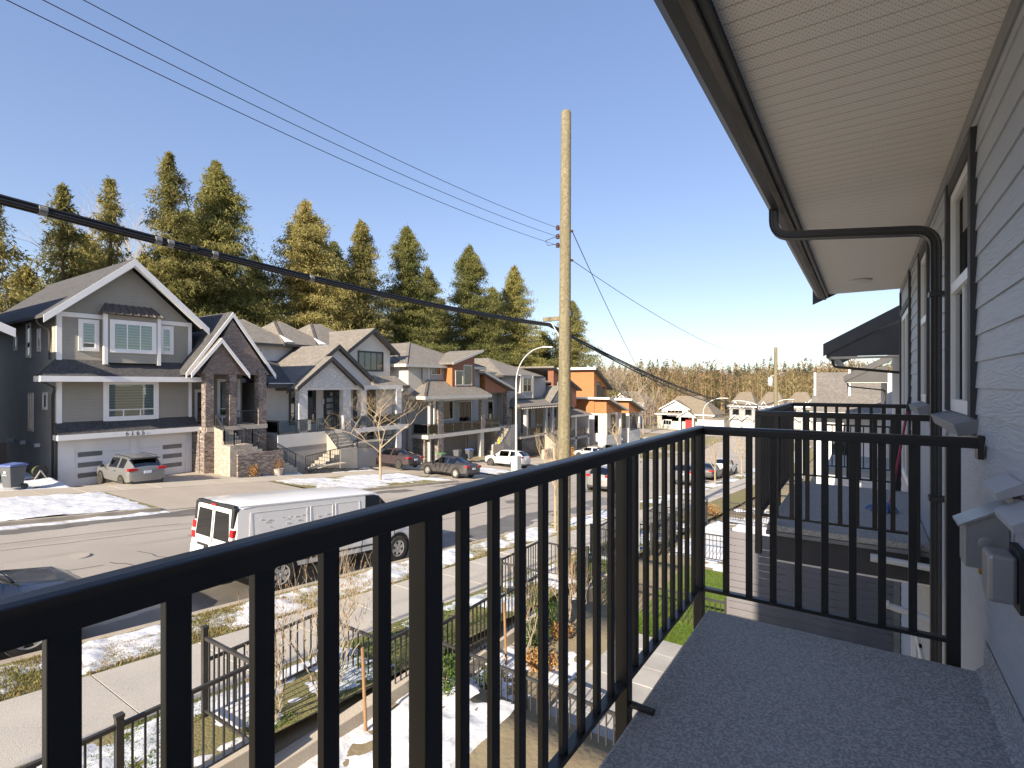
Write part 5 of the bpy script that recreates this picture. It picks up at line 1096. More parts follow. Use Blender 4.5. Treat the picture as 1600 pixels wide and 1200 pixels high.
# ---- houses beyond the end of the street
def far_house(name, lab, cx, cy, w, d, z, hw, zr, wall, roof, front='s'):
    t = thing(name, lab, 'house', (cx, cy, z))
    box('wall', wall, t, cx-w/2, cx+w/2, cy-d/2, cy+d/2, z-2, z+hw)
    a, b = (cx-w*.22, cy), (cx+w*.22, cy)
    c = [(cx-w/2-.5, cy-d/2-.5, z+hw), (cx+w/2+.5, cy-d/2-.5, z+hw), (cx+w/2+.5, cy+d/2+.5, z+hw), (cx-w/2-.5, cy+d/2+.5, z+hw), (*a, z+zr), (*b, z+zr)]
    ro = MB().add(c, [(0,1,5,4),(1,2,5),(2,3,4,5),(3,0,4),(3,2,1,0)]).build('roof', roof, t)
    MB().box(cx-w/2-.55, cx+w/2+.55, cy-d/2-.56, cy-d/2-.5, z+hw-.25, z+hw+.04).build('fascia', 'trim_white', ro)
    return t
def gable_y(t, y, x0, x1, ze, za, depth, wall, roof, trim):
    xm = (x0+x1)/2; MB().prism([(x0+.3, y, ze), (xm, y, za-.3), (x1-.3, y, ze)], (0, .3, 0)).build('gable_wall', wall, t)
    ro = MB().prism([(x0, y-.5, ze-.15), (xm, y-.5, za), (x1, y-.5, ze-.15), (x1, y-.5, ze), (xm, y-.5, za+.2), (x0, y-.5, ze)], (0, depth, 0)).build('gable_roof', roof, t)
    for a in (x0, x1): MB().prism([(a, y-.56, ze-.2), (xm, y-.56, za-.05), (xm, y-.56, za+.25), (a, y-.56, ze+.05)], (0, .06, 0)).build('bargeboard', trim, ro)
zf = g(130)
t = far_house('house', 'cream house with red front door at the end of the street', -37, 137, 13.5, 10, zf, 3.8, 8.2, 'beige_lap', 'shingle_brown')
gable_y(t, 132.0, -43.2, -35.4, zf+5.0, zf+7.0, 5, 'stucco_white', 'shingle_brown', 'trim_white'); box('upper_bay', 'stucco_white', t, -42.6, -36, 132.0, 137, zf+2, zf+5.0)
opening(t, 'window', 'y', 132.0, -41.2, -37.4, zf+3.4, zf+4.7, 'trim_white', .12, cols=4, glass='glass_dark', back='curtain')
gable_y(t, 130.2, -38.2, -33.6, zf+3.2, zf+4.6, 4, 'stucco_white', 'shingle_brown', 'trim_white')
for x in (-37.6, -34.4): box('porch_column', 'trim_white', t, x-.2, x+.2, 130.2, 130.6, zf, zf+3.2)
opening(t, 'door', 'y', 131.95, -36.6, -35.2, zf+.1, zf+2.5, 'trim_white', .12, back='door_red', glass=None) if False else box('door', 'door_red', t, -36.7, -34.9, 131.9, 131.99, zf+.1, zf+2.6)
box('garage_wing', 'stucco_white', t, -33.2, -27.2, 129.6, 133, zf-1, zf+3.0); box('garage_door', 'garage_white', t, -32.6, -28.0, 129.5, 129.6, zf, zf+2.4); box('wing_roof', 'shingle_brown', t, -33.6, -26.8, 129.2, 133, zf+3.0, zf+3.2); opening(t, 'lower_window', 'y', 131.95, -42.2, -40.2, zf+1.0, zf+2.2, 'trim_white', .12, cols=3, glass='glass_dark', back='curtain')
t = far_house('house', 'pale gabled house behind bare trees left of the red door', -58, 150, 12, 10, zf+.5, 5.5, 8.6, 'white_lap', 'shingle_brown'); gable_y(t, 144.9, -62, -55, zf+6, zf+8.6, 5, 'white_lap', 'shingle_brown', 'trim_white'); opening(t, 'window', 'y', 144.95, -60, -57.5, zf+3.4, zf+5.2, 'trim_white', .12, cols=2, glass='glass_dark', back='curtain')
for i, lab in enumerate(('nearest brown-roofed townhouse right of the cream house', 'middle brown-roofed townhouse of the far row', 'last brown-roofed townhouse of the far row')):
    cx = -26.0+6.2*i; cy = 150+3*i
    t = far_house('townhouse', lab, cx, cy, 6, 10, zf, 5.6, 9.2, 'bluegrey_panel', 'shingle_brown')
    for s in (-1.5, 1.5):
        gable_y(t, cy-5.05, cx+s-1.4, cx+s+1.4, zf+4.9, zf+6.6, 3, 'stucco_grey', 'shingle_brown', 'trim_white'); opening(t, 'window', 'y', cy-5.0, cx+s-.7, cx+s+.7, zf+3.4, zf+4.8, 'charcoal', .1, glass='glass_dark', back='curtain')
        gable_y(t, cy-5.6, cx+s-1.4, cx+s+1.4, zf+2.2, zf+3.2, 2, 'stucco_grey', 'shingle_brown', 'trim_white'); box('garage_door', 'garage_white', t, cx+s-1.1, cx+s+1.1, cy-5.12, cy-5.01, zf, zf+2.0)
t = thing('house', 'white-walled house with broad grey shingle roof behind the railings', 'house', (2, 52, -9.5))
box('wall', 'white_lap', t, -3.0, 12, 46, 58, -11, -2.0)
MB().prism([(-3.4, 45.3, -2.3), (-3.4, 52, .75), (-3.4, 58.7, -2.3), (-3.4, 58.7, -2.1), (-3.4, 52, .98), (-3.4, 45.3, -2.1)], (16, 0, 0)).build('roof', 'shingle_grey', t); box('fascia', 'trim_white', t, -3.4, 12.6, 45.2, 45.28, -2.5, -2.08)
for x0 in (-2.0, 1.4): opening(t, 'window', 'y', 46, x0, x0+1.2, -5.6, -3.6, 'trim_white', .12, cols=2, glass='glass_dark', back='fine_blind')
for x0 in (-3.3, -1.0): box('roof_pipe', 'galv', t, x0, x0+.15, 47.9, 48.05, -1.2, .9 if x0 < -2 else 1.3)
# ================================================================ vehicles
def wheel(root, x, y, r_, w=.21, rim='rim', spokes=5):
    s = 1 if y > 0 else -1
    t = MB().lathe([(q, k*s) for q, k in [(r_*.62, -w/2), (r_*.93, -w/2), (r_, -w*.32), (r_, w*.32), (r_*.93, w/2), (r_*.62, w/2), (r_*.60, w*.3), (r_*.60, -w*.3)]], (x, y, r_), 28, 'y').build('wheel', 'tyre', root, smooth=True)
    m = MB(); yo = y+s*w*.38
    m.lathe([(q, k*s) for q, k in [(r_*.46, -.012), (r_*.63, -.02), (r_*.63, .018), (r_*.57, .018), (r_*.46, -.008)]], (x, yo, r_), 24, 'y')
    m.lathe([(q, k*s) for q, k in [(r_*.16, -.02), (r_*.17, .0), (r_*.10, .012)]], (x, yo+s*.004, r_), 12, 'y')
    for k in range(spokes):
        a = 2*math.pi*k/spokes+.3; c, sn = math.cos(a), math.sin(a)
        m.bar((x+c*r_*.12, yo, r_+sn*r_*.12), (x+c*r_*.56, yo, r_+sn*r_*.56), r_*.26 if spokes < 7 else r_*.12, .03, (0, 1, 0))
    m.build('rim', rim, t, smooth=True)
    MB().lathe([(r_*.6, -.004), (r_*.6, .004)], (x, yo-s*.05, r_), 20, 'y').build('brake_disc', 'arch', t)
def car(name, label, keys, paint_m, L, wb, r_, tr, xws, xrs, sides, rim='rim', spokes=5, group=None, kind='sedan'):
    """keys: x, half width, sill z, belt z, roof z, roof half width, greenhouse 0..1; xws/xrs = windscreen and rear window x range; sides = side window x ranges"""
    root = thing(name, label, 'van' if kind == 'van' else 'car', (0,0,0), group)
    st = []
    for a, b in zip(keys, keys[1:]):
        n = max(1, int(abs(b[0]-a[0])/.16))
        for i in range(n): t = i/n; st.append([a[k]+(b[k]-a[k])*t for k in range(7)])
    st.append(list(keys[-1])); P = []
    for x, w, zb, zt, zr, wr, gg in st:
        h = zt-zb
        lo = [(0, zb), (w*.86, zb), (w*.965, zb+h*.14), (w, zb+h*.45), (w*.995, zb+h*.74), (w*.955, zt)]
        hood = [(w*.90, zt+.012), (w*.72, zt+(zr-zt)*.75+.02), (w*.45, zr+.005), (0, zr+.018)]
        roof = [(w*.925, zt+.035), (wr, zr-.075), (wr*.86, zr-.012), (0, zr+.03)]
        up = [(hood[k][0]*(1-gg)+roof[k][0]*gg, hood[k][1]*(1-gg)+roof[k][1]*gg) for k in range(4)]
        P.append([(x, yy, zz) for yy, zz in lo+up])
    parts = {}
    def put(nm, quad):
        v, f = parts.setdefault(nm, ([], [])); n = len(v); v += quad; f.append(tuple(range(n, n+len(quad))))
    for i in range(len(P)-1):
        xm = (P[i][0][0]+P[i+1][0][0])/2
        for j in range(9):
            q = [P[i][j], P[i+1][j], P[i+1][j+1], P[i][j+1]]; nm = 'body'
            if j >= 7 and xws[0] < xm < xws[1]: nm = 'windscreen'
            elif j >= 7 and xrs and xrs[0] < xm < xrs[1]: nm = 'rear_window'
            elif j == 6 and any(a < xm < b for a, b in sides): nm = 'side_window%d' % [k for k, (a, b) in enumerate(sides) if a < xm < b][0]
            elif j == 1 or (j == 2 and False): nm = 'sill'
            mir = [(x, -y, z) for x, y, z in q][::-1]
            if nm.startswith('side_window'): put(nm+'l', q); put(nm+'r', mir)
            else: put(nm, q); put(nm, mir)
    for e in (0, len(P)-1):
        c = P[e]; ring = c+[(x, -y, z) for x, y, z in c[::-1]]; put('body', ring if e else ring[::-1])
    body = None
    for nm in ['body']+[k for k in parts if k != 'body']:
        v, f = parts[nm]; mb = MB(); mb.v, mb.f = v, f
        m = paint_m if nm == 'body' else 'plastic_black' if nm == 'sill' else 'car_glass'
        nn = 'side_window' if nm.startswith('side_window') else nm
        me = bpy.data.meshes.new(nn); me.from_pydata(v, [], f)
        bm = bmesh.new(); bm.from_mesh(me); bmesh.ops.remove_doubles(bm, verts=bm.verts, dist=1e-4); bmesh.ops.recalc_face_normals(bm, faces=bm.faces); bm.to_mesh(me); bm.free()
        me.polygons.foreach_set('use_smooth', [True]*len(me.polygons)); me.set_sharp_from_angle(angle=R(32)); me.materials.append(M[m])
        o = bpy.data.objects.new(nn, me); C.objects.link(o); o.parent = root
        if nm == 'body': body = o
    w = max(k[1] for k in keys); zt = max(k[4] for k in keys)
    box('interior', 'car_inside', root, xrs[0]+.35 if xrs else -L*.3, xws[1]-.75, -w*.72, w*.72, .4, keys[len(keys)//2][3]+.02)
    for x in (-.45*1, .55): 
        for y in (-.37, .37): box('seat', 'car_inside', root, x-.1, x+.06, y-.22, y+.22, .5, keys[len(keys)//2][3]+.28, bevel=.05)
    for x in (-wb/2, wb/2):
        for s in (-1, 1):
            MB().lathe([(r_*1.2, -.006), (r_*1.2, .006)], (x, s*(w+.0), r_*1.02), 28, 'y').build('wheel_arch', 'arch', root)
            wheel(root, x, s*(w-.085), r_, .21, rim, spokes)
    return root
def detail(root, L, w, front, rear, zt, zhead, ztail, tail_len=.28, mirror=None, plate=True, split=()):
    for s in (-1, 1):
        box('headlight', 'lamp_clear', root, front-.42, front-.05, s*w*.60-.16, s*w*.60+.16, zhead-.06, zhead+.07, bevel=.04)
        box('tail_light', 'tail_red', root, rear-.015, rear+.18, s*w*.74-tail_len/2, s*w*.74+tail_len/2, ztail-.075, ztail+.075, bevel=.03)
        if mirror: box('mirror', 'plastic_black', root, mirror[0]-.07, mirror[0]+.07, s*(w+.1)-.1, s*(w+.1)+.1, mirror[1], mirror[1]+.14, bevel=.03)
        for x in (-.55, .45): box('door_handle', 'plastic_black', root, x-.09, x+.09, s*(w+.004)-.012, s*(w+.004)+.012, zt-.13, zt-.10)
        for x in split: box('door_seam', 'arch', root, x-.005, x+.005, s*(w*.985)-.012, s*(w*.985)+.0145, .42, zt-.02)
    if plate:
        box('number_plate', 'plate', root, rear-.03, rear-.005, -.17, .17, ztail-.22, ztail-.08)
    box('rear_bumper', 'plastic_black', root, rear-.02, rear+.25, -w*.82, w*.82, .26, .42, bevel=.03); box('front_bumper', 'plastic_black', root, front-.25, front+.02, -w*.8, w*.8, .24, .40, bevel=.03)
SEDAN = [(-2.36,.70,.36,.80,.84,.5,0),(-2.30,.80,.30,.92,.98,.5,0),(-2.1,.86,.26,.97,1.05,.5,0),(-1.75,.89,.24,.97,1.08,.5,.15),(-1.72,.89,.24,.965,1.09,.5,.25),(-1.0,.90,.22,.95,1.40,.60,1),(-.2,.905,.22,.93,1.455,.62,1),(.35,.905,.22,.92,1.42,.61,1),(1.15,.89,.22,.91,.99,.55,.1),(1.2,.89,.22,.90,.97,.55,0),(1.9,.87,.24,.82,.88,.5,0),(2.2,.80,.28,.72,.76,.5,0),(2.34,.66,.36,.60,.64,.4,0)]
SUV = [(-2.14,.72,.40,.98,1.06,.5,.1),(-2.10,.82,.34,1.04,1.16,.55,.4),(-1.95,.88,.30,1.06,1.36,.62,.9),(-1.62,.90,.27,1.05,1.56,.66,1),(-.8,.91,.25,1.02,1.62,.67,1),(.2,.91,.25,.99,1.60,.66,1),(.42,.91,.25,.985,1.57,.655,1),(1.12,.89,.26,.98,1.09,.6,.1),(1.18,.89,.26,.97,1.06,.6,0),(1.85,.87,.28,.92,.99,.55,0),(2.06,.82,.32,.82,.88,.5,0),(2.16,.68,.40,.66,.72,.4,0)]
VAN = [(-3.0,.93,.50,1.10,1.95,.80,1),(-2.93,.99,.42,1.16,2.02,.84,1),(-2.5,1.0,.40,1.16,2.06,.85,1),(-.5,1.0,.38,1.16,2.07,.85,1),(.95,1.0,.38,1.16,2.05,.85,1),(1.12,1.0,.38,1.16,2.01,.845,1),(1.62,.99,.39,1.15,1.66,.79,.8),(1.98,.98,.40,1.14,1.38,.75,.3),(2.08,.98,.40,1.12,1.28,.72,0),(2.75,.95,.44,1.02,1.12,.65,0),(2.93,.88,.48,.88,.98,.6,0),(3.0,.74,.52,.70,.78,.5,0)]
SL = math.atan(.093)
def place_street(o, x, y, zoff=.0, back=False): o.location = (x, y, g(y)+zoff); o.rotation_euler = (0, -SL if back else SL, R(-90 if back else 90))
def place_drive(o, x, y, z, rz=180, roll=.0): o.location = (x, y, z); o.rotation_euler = (roll, 0, R(rz))
# white van
v = car('cargo_van', 'white cargo van with scuffed side parked at the near kerb', VAN, 'paint_van', 6.0, 3.72, .375, 1.6, (1.12, 2.08), None, [(.58, 1.62)], 'rim', 6, None, 'van')
for s in (-1, 1):
    for a, b in ((-2.65, -1.2), (-1.1, -.45), (-.35, .42)):
        fr = MB()                                  # pressed panel: a raised bead round each bay
        y = s*(.915); 
        for (p, q) in (((a, 1.27), (b, 1.27)), ((b, 1.27), (b, 1.86)), ((b, 1.86), (a, 1.86)), ((a, 1.86), (a, 1.27))):
            fr.bar((p[0], s*(.937-(p[1]-1.195)*.1066), p[1]), (q[0], s*(.937-(q[1]-1.195)*.1066), q[1]), .012, .006, (0, 1, 0))
        fr.build('side_panel', 'paint_van', v, bevel=.004)
    for x in (-1.15, -.4, .5, 1.68): box('door_seam', 'arch', v, x-.006, x+.006, s*1.0-.012, s*1.0+.004, .45, 1.12)
    box('roof_gutter', 'paint_van', v, -2.9, 1.0, s*.845-.012, s*.845+.012, 1.99, 2.02); box('rub_strip', 'plastic_black', v, -2.6, 2.2, s*1.0-.01, s*1.0+.012, .62, .66)
    box('tail_light', 'tail_red', v, -3.03, -2.86, s*.815-.07, s*.815+.075, 1.12, 1.28, bevel=.02); box('tail_light', 'tail_clear', v, -3.031, -2.86, s*.815-.07, s*.815+.075, 1.285, 1.35, bevel=.01); box('tail_light', 'tail_red', v, -3.03, -2.86, s*.81-.07, s*.81+.07, 1.355, 1.52, bevel=.02)
    box('corner_pillar', 'plastic_black', v, -3.02, -2.88, s*.785-.06, s*.785+.055, 1.54, 1.99, bevel=.03)
    rw = MB().prism([(-3.015, s*.07, 1.24), (-3.015, s*.72, 1.24), (-3.015, s*.64, 1.84), (-3.015, s*.07, 1.84)], (.02, 0, 0)).build('rear_window', 'car_glass', v, bevel=.004)
    MB().prism([(-3.008, s*.02, 1.19), (-3.008, s*.77, 1.19), (-3.008, s*.68, 1.90), (-3.008, s*.02, 1.90)], (.02, 0, 0)).build('window_surround', 'plastic_black' if False else 'paint_van', v, bevel=.01)
    MB().prism([(-3.012, s*.06, 1.23), (-3.012, s*.73, 1.23), (-3.012, s*.65, 1.85), (-3.012, s*.06, 1.85)], (.008, 0, 0)).build('window_seal', 'plastic_black', v)
    box('mirror', 'plastic_black', v, 1.6, 1.75, s*1.12-.09, s*1.12+.09, 1.2, 1.5, bevel=.03); box('headlight', 'lamp_clear', v, 2.88, 2.99, s*.68-.16, s*.68+.16, .72, .92, bevel=.02)
box('door_gap', 'arch', v, -3.012, -2.98, -.006, .006, .6, 1.92); box('roof_cap', 'plastic_black', v, -3.005, -2.9, -.78, .78, 1.94, 2.03, bevel=.02); box('brake_light', 'tail_red', v, -3.03, -2.96, -.1, .1, 1.955, 2.0)
box('rear_bumper', 'plastic_black', v, -3.22, -2.95, -.97, .97, .42, .62, bevel=.04); box('plate_recess', 'plastic_black', v, -3.02, -2.99, .12, .62, .82, 1.06, bevel=.02); box('number_plate', 'plate', v, -3.03, -3.019, .28, .58, .86, 1.01)
for i in range(2): box('badge', 'plastic_black', v, -3.012, -2.99, -.72+.02*i, -.50-.06*i, .98-.07*i, 1.0-.07*i)
srnd = random.Random(11)
for i in range(16):                                # ghost of removed lettering and scrapes
    x = srnd.gauss(-1.75, .35) if i < 34 else srnd.uniform(-2.3, .1); z = srnd.gauss(1.62, .09) if i < 22 else srnd.uniform(1.38, 1.44); a, b = srnd.uniform(.01, .05), srnd.uniform(.006, .022)
    y = -(.937-(z-1.195)*.1066)
    MB().box(x-a, x+a, y-.0015, y+.01, z-b*.6, z+b*.6).build('scuff', 'scuff', v)
place_street(v, -12.28, 9.0)
# dark SUV whose bonnet shows at the lower left
s = car('parked_suv', 'glossy navy car bonnet entering at the lower left edge', [tuple(q*1.1 if k == 0 else q*1.03 for k, q in enumerate(row)) for row in SUV], 'paint_navy', 4.7, 2.8, .36, 1.6, (.46, 1.27), (-2.3, -1.78), [(-1.6, -.75), (-.6, .45)], 'rim')
detail(s, 4.7, .93, 2.36, -2.34, 1.0, .84, 1.0, mirror=(.85, 1.02)); 
box('wiper', 'plastic_black', s, 1.18, 1.24, -.5, .5, 1.13, 1.15)
place_street(s, -12.1, 1.3)
s = car('parked_suv', 'dusty silver hatchback with roof rails in front of the white garage', SUV, 'paint_silver', 4.3, 2.62, .335, 1.55, (.42, 1.18), (-2.12, -1.6), [(-1.5, -.72), (-.6, .5)], 'rim_dark')
detail(s, 4.3, .91, 2.15, -2.14, 1.0, .80, 1.03, .42, (.78, .98))
for q in (-1, 1): MB().tube([(-1.6, q*.62, 1.58), (-1.5, q*.62, 1.65), (.1, q*.60, 1.66), (.25, q*.6, 1.60)], .018, 6).build('roof_rail', 'plastic_black', s)
box('spoiler', 'plastic_black', s, -2.02, -1.6, -.6, .6, 1.53, 1.58, bevel=.02)
place_drive(s, -33.0, 12.15, -5.42, 180, .02)
s = car('parked_sedan', 'maroon sedan with red tail lights in the white brick house driveway', SEDAN, 'paint_maroon', 4.7, 2.72, .325, 1.55, (.35, 1.2), (-1.72, -1.0), [(-1.15, -.45), (-.35, .7)], 'rim_dark')
detail(s, 4.7, .90, 2.34, -2.36, .93, .70, .86, .42, (.85, .9)); place_drive(s, -31.5, 30.0, -6.62, 180, .05)
s = car('parked_sedan', 'dusty black sedan with silver wheel covers on the driveway apron', SEDAN, 'paint_black', 4.7, 2.72, .325, 1.55, (.35, 1.2), (-1.72, -1.0), [(-1.15, -.45), (-.35, .7)], 'rim', 9)
detail(s, 4.7, .90, 2.34, -2.36, .93, .70, .86, .42, (.85, .9), split=(-.42, .8)); place_drive(s, -26.0, 30.3, g(30.3)+.08, 180, SL)
s = car('parked_suv', 'white compact car with dusty flanks beside the street lamp', SUV, 'paint_white', 4.3, 2.67, .35, 1.55, (.42, 1.18), (-2.12, -1.6), [(-1.5, -.72), (-.6, .5)], 'rim_dark', 6)
detail(s, 4.3, .91, 2.15, -2.14, 1.0, .80, 1.05, .36, (.78, .98), split=(-.65, .62)); place_drive(s, -28.4, 41.6, g(41.6)+.09, 180, SL)
wcar = car('parked_sedan', 'white sedan just right of the utility pole', SEDAN, 'paint_white', 4.7, 2.72, .325, 1.55, (.35, 1.2), (-1.72, -1.0), [(-1.15, -.45), (-.35, .7)], 'rim_dark')
detail(wcar, 4.7, .90, 2.34, -2.36, .93, .70, .86, .42, (.85, .9)); place_drive(wcar, -29.5, 62.6, g(62.6)+.12, 180, SL*.6)
def again(src, lab, paint_m):
    c = copy_tree(src); c['label'] = lab
    for ch in c.children:
        if ch.name.startswith('body'): ch.data = ch.data.copy(); ch.data.materials.clear(); ch.data.materials.append(M[paint_m])
    return c
suv_src = s
c = again(suv_src, 'dark car half hidden by a dry bush beyond the pole', 'paint_slate'); place_drive(c, -29.4, 68.6, g(68.6)+.12, 180, .03)
c = again(suv_src, 'silver car driving away down the street behind the pickets', 'paint_silver'); place_street(c, -14.6, 34.0)
c = again(suv_src, 'dark parked car at the kerb seen past the railing corner', 'paint_slate'); place_street(c, -12.1, 44.5)
c = again(wcar, 'second parked car in the kerb row past the railing corner', 'paint_black'); place_street(c, -12.1, 51.5)
c = again(suv_src, 'white parked car at the far end of the kerb row', 'paint_white'); place_street(c, -12.1, 58.0)
# ================================================================ trees
def conifer_mesh(name, H, Rm, seed, m, dens=1., lean=0., taper=.9, gap=.0, fine=1.):
    """crown of a cedar: drooping boughs hung with many narrow sprays (trunk base at origin)"""
    r = np.random.default_rng(seed); nb = int(470*dens*H/28); Vs = []
    side = [(r.uniform(0, 6.28), r.uniform(.45, .8), r.uniform(.2, .45)) for _ in range(3)]      # secondary leaders
    for b in range(nb):
        f = r.random()**.85 if b > nb*.1 else .84+.16*r.random()**.7
        f = .05+.95*f; z0 = H*f
        prof = min(1., 1.15*(1-f)**taper+.015)
        az = r.uniform(0, 2*np.pi); lump = .42+1.1*vn(np.array([az*1.5]), np.array([f*13]), seed)[0]
        if r.random() < gap+.06: continue
        Lb = Rm*prof*lump*r.uniform(.7, 1.2); ox = oy = 0.
        if b % 5 == 0 and f < .8:
            sa, sf, so = side[b//5 % 3]; q = (1-f)*Rm*so; ox, oy = np.cos(sa)*q, np.sin(sa)*q; z0 = min(H*.97, z0+H*.10*sf); Lb *= .55
        n = max(3, int(Lb/.21)); t = np.linspace(.12, 1, n)
        dr = -.40*Lb*t**1.1+.24*Lb*t**3
        cx, cy = np.cos(az), np.sin(az); k = 13
        tt = np.repeat(t, k); d2 = np.repeat(dr, k); N_ = len(tt)
        sprd = .10+.17*Lb*(1-abs(tt-.5))*.9
        px = ox+cx*Lb*tt+r.normal(0, 1, N_)*sprd; py = oy+cy*Lb*tt+r.normal(0, 1, N_)*sprd; pz = z0+d2+r.normal(0, .20, N_)
        a2 = az+r.normal(0, 1.2, N_); ln = r.uniform(.14, .36, N_)*fine; wd = ln*r.uniform(.3, .6, N_)
        D = np.stack([np.cos(a2)*ln, np.sin(a2)*ln, ln*r.normal(-.35, .8, N_)], -1)
        S = np.cross(D, r.normal(0, 1, (N_, 3))); S = S/np.linalg.norm(S, axis=1, keepdims=True)*wd[:, None]*.5
        P = np.stack([px, py, pz], -1); Vs.append(np.stack([P-S, P+S, P+D], 1).reshape(-1, 3))
    V = np.concatenate(Vs); V[:, 0] += lean*V[:, 2]
    return raw(name, V, np.arange(len(V)).reshape(-1, 3), m)
def conifer(label, x, y, H, Rm, seed, m='cedar', dens=1., taper=.9, gap=0., z=None, group='tall conifers behind the houses', name='conifer_tree', trunk=True):
    z = g(y) if z is None else z
    t = thing(name, label, 'tree', (x, y, z), group)
    c = conifer_mesh('crown', H, Rm, seed, m, dens, 0, taper, gap); c.parent = t
    if trunk:
        tb = MB().tube([(0, 0, -.5), (0, 0, H*.5), (.05, .05, H*.97)], [H*.015, H*.010, .04], 8)
        rr = random.Random(seed)
        for i in range(60):
            zz = H*rr.uniform(.1, .95); a = rr.uniform(0, 6.28); l = Rm*(1-zz/H)*.8; tb.tube([(0, 0, zz), (math.cos(a)*l*.5, math.sin(a)*l*.5, zz-.08*l), (math.cos(a)*l, math.sin(a)*l, zz-.3*l)], [.05, .03, .012], 4, False)
        o = tb.build('trunk', 'bark', None, True); o.parent = t
    return t
def tree_at(label, u, v, X, wpx, seed, **kw):      # top of the tree as seen in the photograph, at plan distance X
    k = (u-800)/822; s_, c_ = math.sin(YAW), math.cos(YAW); rx, ry = -s_+k*c_, c_+k*s_; t = X/rx; Y = t*ry; zt = (600-v)/822*t; zb = g(Y)
    kw['taper'] = kw.get('taper', .8)*.95
    return conifer(label, X, Y, zt-zb, wpx*1.38/2/822*t, seed, z=zb, **kw)
tree_at('reddish conifer cut by the left edge of the view', -12, 300, -56, 95, 1, m='cedar_gold', gap=.3, dens=.8)
tree_at('thin-topped conifer left of the taupe gable, second from the left edge', 97, 292, -57, 118, 2, m='cedar_gold', gap=.25, dens=.9)
tree_at('conifer with sparse crown right above the taupe gable', 172, 282, -58, 105, 3, m='cedar_gold', gap=.3, dens=.8)
tree_at('tallest conifer, bare spire with golden branches', 265, 243, -57, 118, 4, m='cedar_gold', dens=1.0, gap=.15)
tree_at('dense dark conifer at the right shoulder of the tallest', 338, 255, -59, 150, 5, m='cedar', dens=1.35, taper=.75)
tree_at('dark low conifer filling the gap above the white brick roof', 398, 400, -63, 110, 6, m='cedar_dark', dens=1.1, taper=.7)
tree_at('broad golden-green conifer above the white brick house', 478, 317, -58, 135, 7, m='cedar_gold', dens=1.35, taper=.72)
tree_at('dark narrow conifer between two golden ones', 540, 410, -62, 70, 16, m='cedar_dark', taper=.7)
tree_at('yellow-green conifer with open gaps in the middle of the row', 564, 347, -57, 105, 8, m='cedar_gold', dens=1.2, taper=.72)
tree_at('rust-tipped conifer left of the dark pair', 636, 356, -57, 105, 9, m='cedar', dens=1.3, taper=.7)
tree_at('dense olive conifer above the rust-orange house', 734, 386, -56, 98, 10, m='cedar', dens=1.35, taper=.72)
tree_at('dark low conifer behind the rust-orange house', 690, 470, -62, 90, 17, m='cedar_dark', taper=.7)
tree_at('slim conifer next to the street lamp arm', 804, 418, -55, 82, 11, m='cedar', dens=1.2, taper=.75)
tree_at('small conifer directly behind the utility pole', 894, 472, -50, 88, 12, m='cedar_dark', dens=1.25, taper=.8)
tree_at('low conifer tucked behind the hipped grey roof', 850, 520, -58, 80, 18, m='cedar_dark', taper=.7)
tree_at('low golden conifer behind the taupe house roof', 225, 400, -62, 120, 19, m='cedar_gold', taper=.6)
tree_at('low conifer behind the far left roofs', 40, 420, -62, 110, 20, m='cedar_gold', taper=.6, gap=.2)
tree_at('dark conifer filling in behind the tallest one', 292, 330, -66, 120, 30, m='cedar_dark', taper=.65)
tree_at('dark conifer behind the gap right of the broad golden one', 520, 380, -66, 110, 31, m='cedar_dark', taper=.65)
tree_at('dark conifer behind the rust-tipped one', 668, 420, -66, 100, 32, m='cedar_dark', taper=.65)
tree_at('olive conifer behind the slim lamp-side one', 770, 450, -64, 90, 33, m='cedar', taper=.65)
tree_at('golden conifer filling in behind the taupe gable', 135, 370, -66, 120, 34, m='cedar_gold', taper=.65)
def bare(mb, p, d, L, r_, depth, rnd_, spread=.6, up=.25, n=3, sides=4, taper=.68, droop=0):
    p = Vector(p); d = Vector(d).normalized(); k = 4 if depth > 1 else 3; pts = [p]; rs = [r_]
    for i in range(k):
        d = (d+Vector((rnd_.gauss(0, .12), rnd_.gauss(0, .12), rnd_.gauss(0, .08)+up*.12-droop*.1))).normalized(); p = p+d*L/k; pts.append(p); rs.append(r_*(1-(1-taper)*(i+1)/k))
    mb.tube(pts, rs, sides, False)
    if depth <= 0: return
    for i in range(n):
        t = rnd_.uniform(.35, 1.0) if i else 1.0; j = min(k, max(1, int(t*k+.5))); q = pts[j]
        a = rnd_.uniform(0, 6.28); e = Vector((math.cos(a), math.sin(a), rnd_.uniform(-.1, .5)*1))
        nd = (d*(1-spread)+e*spread+Vector((0, 0, up))).normalized()
        bare(mb, q, nd, L*rnd_.uniform(.55, .8), rs[j]*.66, depth-1, rnd_, spread, up, n, 3, taper, droop)
